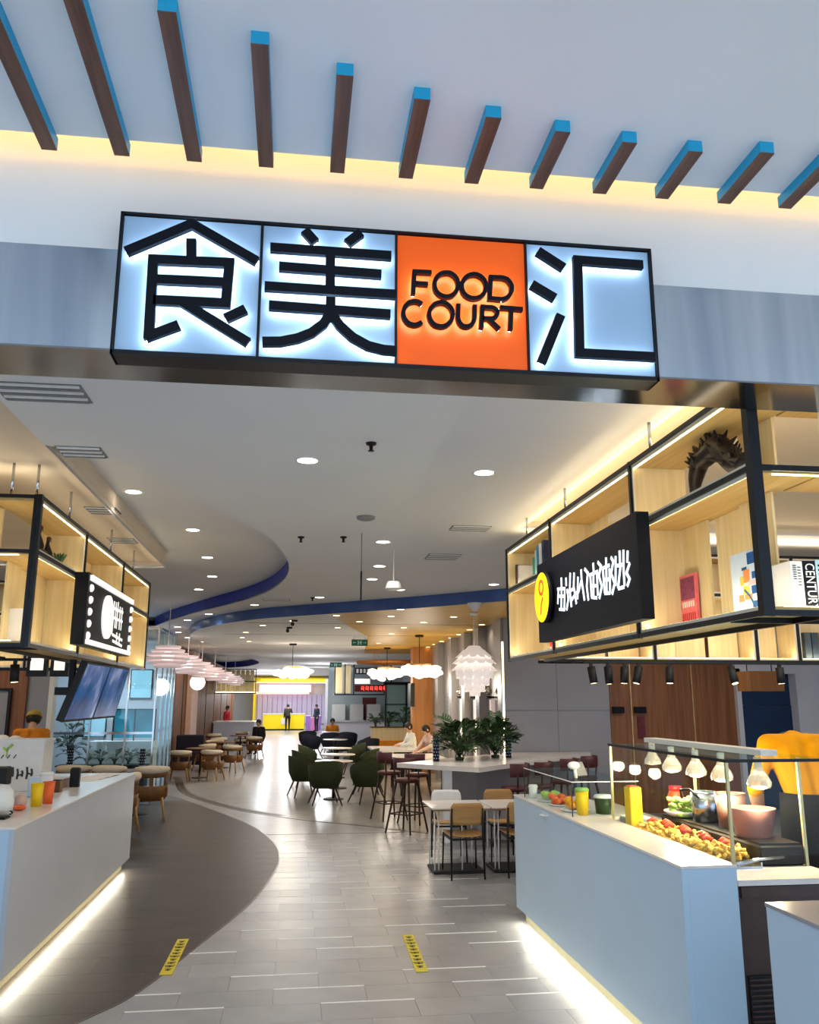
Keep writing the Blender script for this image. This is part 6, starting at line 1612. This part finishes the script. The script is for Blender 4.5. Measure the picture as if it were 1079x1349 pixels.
t = thing('scanner_stand', 'thin grey stand under the black scanner at the left frame edge', 'stand', (-2.29, 7.37, ct)); MB().cyl((-2.29, 7.37, ct), (-2.29, 7.37, ct + .0995), .015, n=10).build('pole', M['grille'], t); MB().lathe([(.001, .008), (.06, .008), (.06, 0)], (-2.29, 7.37, ct), 16).build('foot', M['grille'], t)
t = thing('hand_towel', 'folded coral cloth on the left counter beside the white machine', 'cloth', (-1.88, 6.55, ct)); MB().ball((-1.885, 6.55, ct + .018), (.05, .06, .018), 12, 6).build('fold', M['cup_o'], t); MB().ball((-1.90, 6.62, ct + .05), (.045, .05, .05), 12, 8).build('fold', M['cloth_pink'], t)

# ================================================================== RIGHT COUNTER: GLASS CASES AND FOOD
gc_ = thing('glass_case', 'tall glass food case with heat lamps on the right counter', 'glass case', (2.35, 4.8, ct))
zt = 1.42
PS = mat('case_post', (214, 200, 150), .35, .5, noise=((204, 190, 140), 20))
for y in (4.012, 5.56):
    MB().box(2.058, 2.072, y - .008, y + .008, ct, zt).build('case_post', PS, gc_)
MB().box(2.061, 2.067, 4.02, 5.552, ct + .001, zt - .01).build('glass_pane', GL, gc_)
MB().box(2.074, 2.62, 4.009, 4.015, .982, zt - .01).build('glass_pane', GL, gc_)
MB().box(2.074, 2.62, 5.557, 5.563, .9, zt - .01).build('glass_pane', GL, gc_)
MB().box(2.058, 2.62, 4.004, 5.568, zt - .009, zt).build('glass_top', GL2, gc_)
MB().box(2.053, 2.0579, 4.0, 5.57, zt - .012, zt + .003).build('top_rail', M['black'], gc_); MB().box(2.058, 2.62, 3.999, 4.0035, zt - .012, zt + .003).build('top_rail', M['black'], gc_)
MB().box(2.38, 2.47, 4.25, 5.75, zt + .001, zt + .03).build('lamp_bar', M['white_pl'], gc_)
for y in (4.3, 5.5): MB().box(2.60, 2.615, y - .008, y + .008, .88, zt - .01).build('case_post', PS, gc_)
BG = emis('bulb_glow', (255, 236, 200), 7.0)
SH = mat('bulb_glass', (236, 228, 214), .12, 0.0, alpha=None, trans=.75, emit=(255, 232, 200), estr=.12)
for i, y in enumerate((4.36, 4.76, 5.08, 5.42)):
    t = thing('heat_lamp', 'clear heat lamp bulb hanging in the tall glass case, %s from the near end' % ('first', 'second', 'third', 'fourth')[i], 'lamp', (2.42, y, zt), 0, 'heat lamp bulbs in the glass case')
    MB().lathe([(.020, 0), (.020, -.045), (.024, -.06), (.05, -.10), (.062, -.125), (.058, -.148), (.03, -.158), (.001, -.16)], (2.42, y, zt - .012), 22).build('bulb_shell', SH, t)
    MB().lathe([(.001, .0), (.016, .0), (.015, -.05), (.02, -.07), (.001, -.072)], (2.42, y, zt - .0125), 14).build('socket', M['trim_w'], t)
    MB().lathe([(.001, -.135), (.03, -.138), (.034, -.146), (.001, -.152)], (2.42, y, zt - .012), 16).build('glow', BG, t)
    light('heat_lamp_light', 'POINT', (2.42, y, zt - .20), 16, (1, .82, .52), .04)
t = thing('heat_lamp', 'unlit grey heat lamp at the far end of the tall glass case', 'lamp', (2.42, 5.75, zt), 0)
MB().lathe([(.020, .0), (.022, -.06), (.05, -.11), (.058, -.14), (.001, -.15)], (2.42, 5.72, zt), 20).build('bulb_shell', SH, t); MB().cyl((2.42, 5.72, zt), (2.42, 5.72, zt + .001), .02, n=12).build('socket', M['grille'], t)
wt_ = .88
gr = thing('griddle', 'black hot plate on the right worktop inside the tall glass case', 'hot plate', (2.47, 5.0, wt_))
MB().box(2.36, 2.60, 4.30, 5.50, wt_, wt_ + .10, ch=.01).build('griddle_body', M['blackm'], gr); MB().box(2.37, 2.59, 4.31, 5.49, wt_ + .10, wt_ + .108).build('plate', M['black'], gr)
MB().box(2.3585, 2.36, 4.5, 4.62, wt_ + .03, wt_ + .07).build('dial_panel', M['grille'], gr)
tub = thing('pink_tub', 'pink translucent food tub on the hot plate in the tall glass case', 'tub', (2.48, 4.6, wt_ + .108))
MB().lathe([(.001, 0), (.09, 0), (.12, .14), (.124, .145), (.115, .145), (.086, .01), (.001, .008)], (2.47, 4.55, wt_ + .1085), 26).build('tub_body', M['meat'], tub)
MB().lathe([(.001, .11), (.111, .108)], (2.47, 4.55, wt_ + .1085), 20).build('filling', M['tomato'], tub)
pot = cup('steel_pot', 'tall steel pot with dark handle in the tall glass case', 2.48, 5.12, wt_ + .108, .075, .08, .17, M['steel'], 'pot')
MB().tube([(2.42, 5.07, wt_ + .25), (2.36, 5.06, wt_ + .30), (2.33, 5.12, wt_ + .29), (2.36, 5.17, wt_ + .24)], .008, n=7).build('handle', M['blackm'], pot)
ck = cup('steel_pot', 'wide brown steaming tray pot behind the lamps in the tall glass case', 2.50, 4.84, wt_ + .108, .07, .085, .19, mat('copper_pot', (176, 136, 124), .35, .4, noise=((166, 126, 114), 9)), 'pot')
lt = thing('lettuce_bowl', 'pile of pale green lettuce in the tall glass case', 'food', (2.48, 5.38, wt_ + .108)); m = MB()
for i in range(46): m.ball((2.46 + r_.uniform(-.08, .08), 5.36 + r_.uniform(-.1, .1), wt_ + .115 + .05 + r_.uniform(-.04, .05)), (r_.uniform(.012, .03), r_.uniform(.015, .035), r_.uniform(.008, .02)), 7, 5)
m.build('lettuce_leaves', M['lettuce'], lt); MB().lathe([(.001, 0), (.09, 0), (.13, .03), (.125, .035), (.001, .008)], (2.46, 5.36, wt_ + .1085), 22).build('bowl', M['white_pl'], lt)
tm = thing('tomato_jar', 'red sauce jar behind the lettuce in the tall glass case', 'jar', (2.54, 5.62, wt_)); MB().lathe([(.001, 0), (.05, 0), (.052, .2), (.04, .23), (.001, .23)], (2.54, 5.66, wt_), 18).build('jar_body', M['tomato'], tm); MB().lathe([(.001, .262), (.042, .262), (.042, .231), (.001, .231)], (2.54, 5.66, wt_), 18).build('lid', M['red'], tm)
ftr = thing('fried_food_tray', 'long tray of golden fried snacks topped with red pieces in the glass case', 'tray', (2.22, 4.9, wt_))
MB().box(2.10, 2.34, 4.25, 5.45, wt_, wt_ + .012).box(2.10, 2.108, 4.25, 5.45, wt_ + .012, wt_ + .03).box(2.332, 2.34, 4.25, 5.45, wt_ + .012, wt_ + .03).build('tray_body', M['steel'], ftr)
m = MB()
for i in range(260):
    x = 2.125 + r_.random() * .19; y = 4.3 + r_.random() * 1.1
    d = Vector((r_.uniform(-1, 1), r_.uniform(-1, 1), r_.uniform(-.3, .5))).normalized() * .032
    p = Vector((x, y, wt_ + .035 + r_.random() * .045)); m.cyl(p - d, p + d, .010, n=6)
o = m.build('fried_sticks', M['fries'], ftr); o['kind'] = 'stuff'
for i in range(12):
    y = 4.45 + i * .08; x = 2.26 + .03 * math.sin(i * 2.1)
    MB().tube([(x - .03, y, wt_ + .085), (x, y + .012, wt_ + .098), (x + .03, y, wt_ + .086)], [.010, .013, .010], n=8).build('red_piece', M['tomato'], ftr)
tg = thing('tongs', 'steel tongs resting on the near end of the right worktop', 'tongs', (2.38, 4.2, wt_))
for k_ in (0, 1): MB().tube([(2.18, 4.20 + .03 * k_, wt_ + .028), (2.30, 4.21 + .015 * k_, wt_ + .05), (2.46, 4.26, wt_ + .05)], [.008, .006, .007], n=7).build('arm', M['steel'], tg)
pl = thing('white_tray', 'oblong white tray at the near end of the right worktop', 'tray', (2.3, 4.13, wt_)); MB().lathe([(.001, .002), (.14, .002), (.19, .02), (.185, .024), (.14, .007), (.001, .007)], (0, 0, 0), 32).build('tray_body', M['white_pl'], pl)
for c_ in pl.children:
    c_.scale = (1.15, .5, 1)
LOC[pl.name] = (2.3, 4.13, wt_)
pl.location = Vector((2.32, 4.14, wt_)) * S
for c_ in pl.children: c_.location = Vector((2.3, 4.13, wt_)) * S
dispv = bxthing('yellow_box', 'yellow orange printed carton inside the far corner of the tall glass case', 'box', 2.12, 2.20, 5.40, 5.50, wt_, wt_ + .28, M['cup_y'], top=M['cup_o'])
bxthing('glass_jar_rack', 'small clear jar rack in the tall glass case before the hot plate', 'rack', 2.16, 2.33, 5.56 - .0, 5.72, wt_, wt_ + .07, M['grille'], top=M['white_pl'])
# low case with fruit
lo = thing('glass_case', 'low glass case with mango pieces at the far end of the right counter', 'glass case', (1.95, 6.3, ct)); z2 = 1.17
for y in (5.70, 6.90): MB().box(1.835, 1.841, y - .003, y + .003, ct, z2).build('case_edge', M['black'], lo)
MB().box(1.8355, 1.8395, 5.704, 6.896, ct + .0005, z2 - .006).build('glass_pane', GL, lo)
MB().box(1.842, 2.30, 5.698, 5.702, ct + .0005, z2 - .006).build('glass_pane', GL, lo); MB().box(1.842, 2.30, 6.898, 6.902, ct + .0005, z2 - .006).build('glass_pane', GL, lo)
MB().box(1.8355, 2.30, 5.698, 6.902, z2 - .0055, z2).build('glass_top', GL2, lo)
MB().box(1.835, 1.8415, 5.69, 6.905, z2 - .002, z2 + .003).build('top_rail', M['trim_w'], lo); MB().box(1.842, 2.30, 5.69, 5.697, z2 - .002, z2 + .003).build('top_rail', M['trim_w'], lo)
MB().box(2.075, 2.30, 5.70, 6.90, .8805, ct - .0005).build('case_floor', M['quartz'], lo)
mg = thing('mango_pile', 'heap of orange mango pieces on a plate in the low glass case', 'food', (1.95, 6.15, ct)); MB().lathe([(.001, 0), (.08, 0), (.105, .014), (.10, .017), (.001, .006)], (1.95, 5.98, ct + .0005), 26).build('plate', M['white_pl'], mg)
for i in range(22):
    x = 1.95 + r_.uniform(-.055, .055); y = 6.0 + r_.uniform(-.08, .08); z = ct + .03 + r_.uniform(0, .05)
    MB().ball((x, y, z), (.028, .034, .022), 8, 6).build('mango_piece', M['mango'], mg)
for j, (y, m_, lb) in enumerate(((6.32, M['cup_o'], 'orange fruit heap in the middle of the low glass case'), (6.58, M['lettuce'], 'green salad heap toward the far end of the low glass case'))):
    t = thing('fruit_pile', lb, 'food', (1.95, y, ct)); 
    for i in range(14): MB().ball((1.95 + r_.uniform(-.06, .06), y + r_.uniform(-.07, .07), ct + .024 + r_.uniform(0, .04)), (.028, .03, .02), 8, 6).build('fruit_piece', m_, t)
    MB().lathe([(.001, 0), (.08, 0), (.10, .012), (.001, .005)], (1.95, y, ct + .0005), 22).build('plate', M['white_pl'], t)
cup('drink_cup', 'tall yellow drink in a clear cup on a plate in the low glass case', 1.94, 5.80, ct + .001, .036, .045, .16, M['cup_y'], lid=M['lettuce'])
cup('drink_cup', 'small white jar at the far end of the low glass case', 1.88, 6.80, ct + .001, .03, .034, .09, M['white_pl'], lid=M['trim_w'])
cup('drink_cup', 'dark green lidded cup behind the yellow drink in the low glass case', 2.10, 5.84, ct + .001, .05, .06, .11, M['leaf2'], lid=M['white_pl'])
sc_ = thing('price_scanner', 'white slanted card reader standing on the low glass case', 'scanner', (2.05, 6.0, z2 + .0005))
MB().box(-.055, .055, -.006, .006, 0, .10, Matrix.Translation((2.02, 6.02, z2 + .012)) @ Matrix.Rotation(.5, 4, 'Z') @ Matrix.Rotation(-.5, 4, 'X')).build('reader_face', M['grille'], sc_)
MB().ball((1.95, 5.98, z2 + .085), (.045, .03, .028), 12, 8).build('reader_head', M['white_pl'], sc_); MB().tube([(1.97, 6.0, z2 + .0), (1.96, 5.99, z2 + .06)], .012, n=8).build('stem', M['white_pl'], sc_)
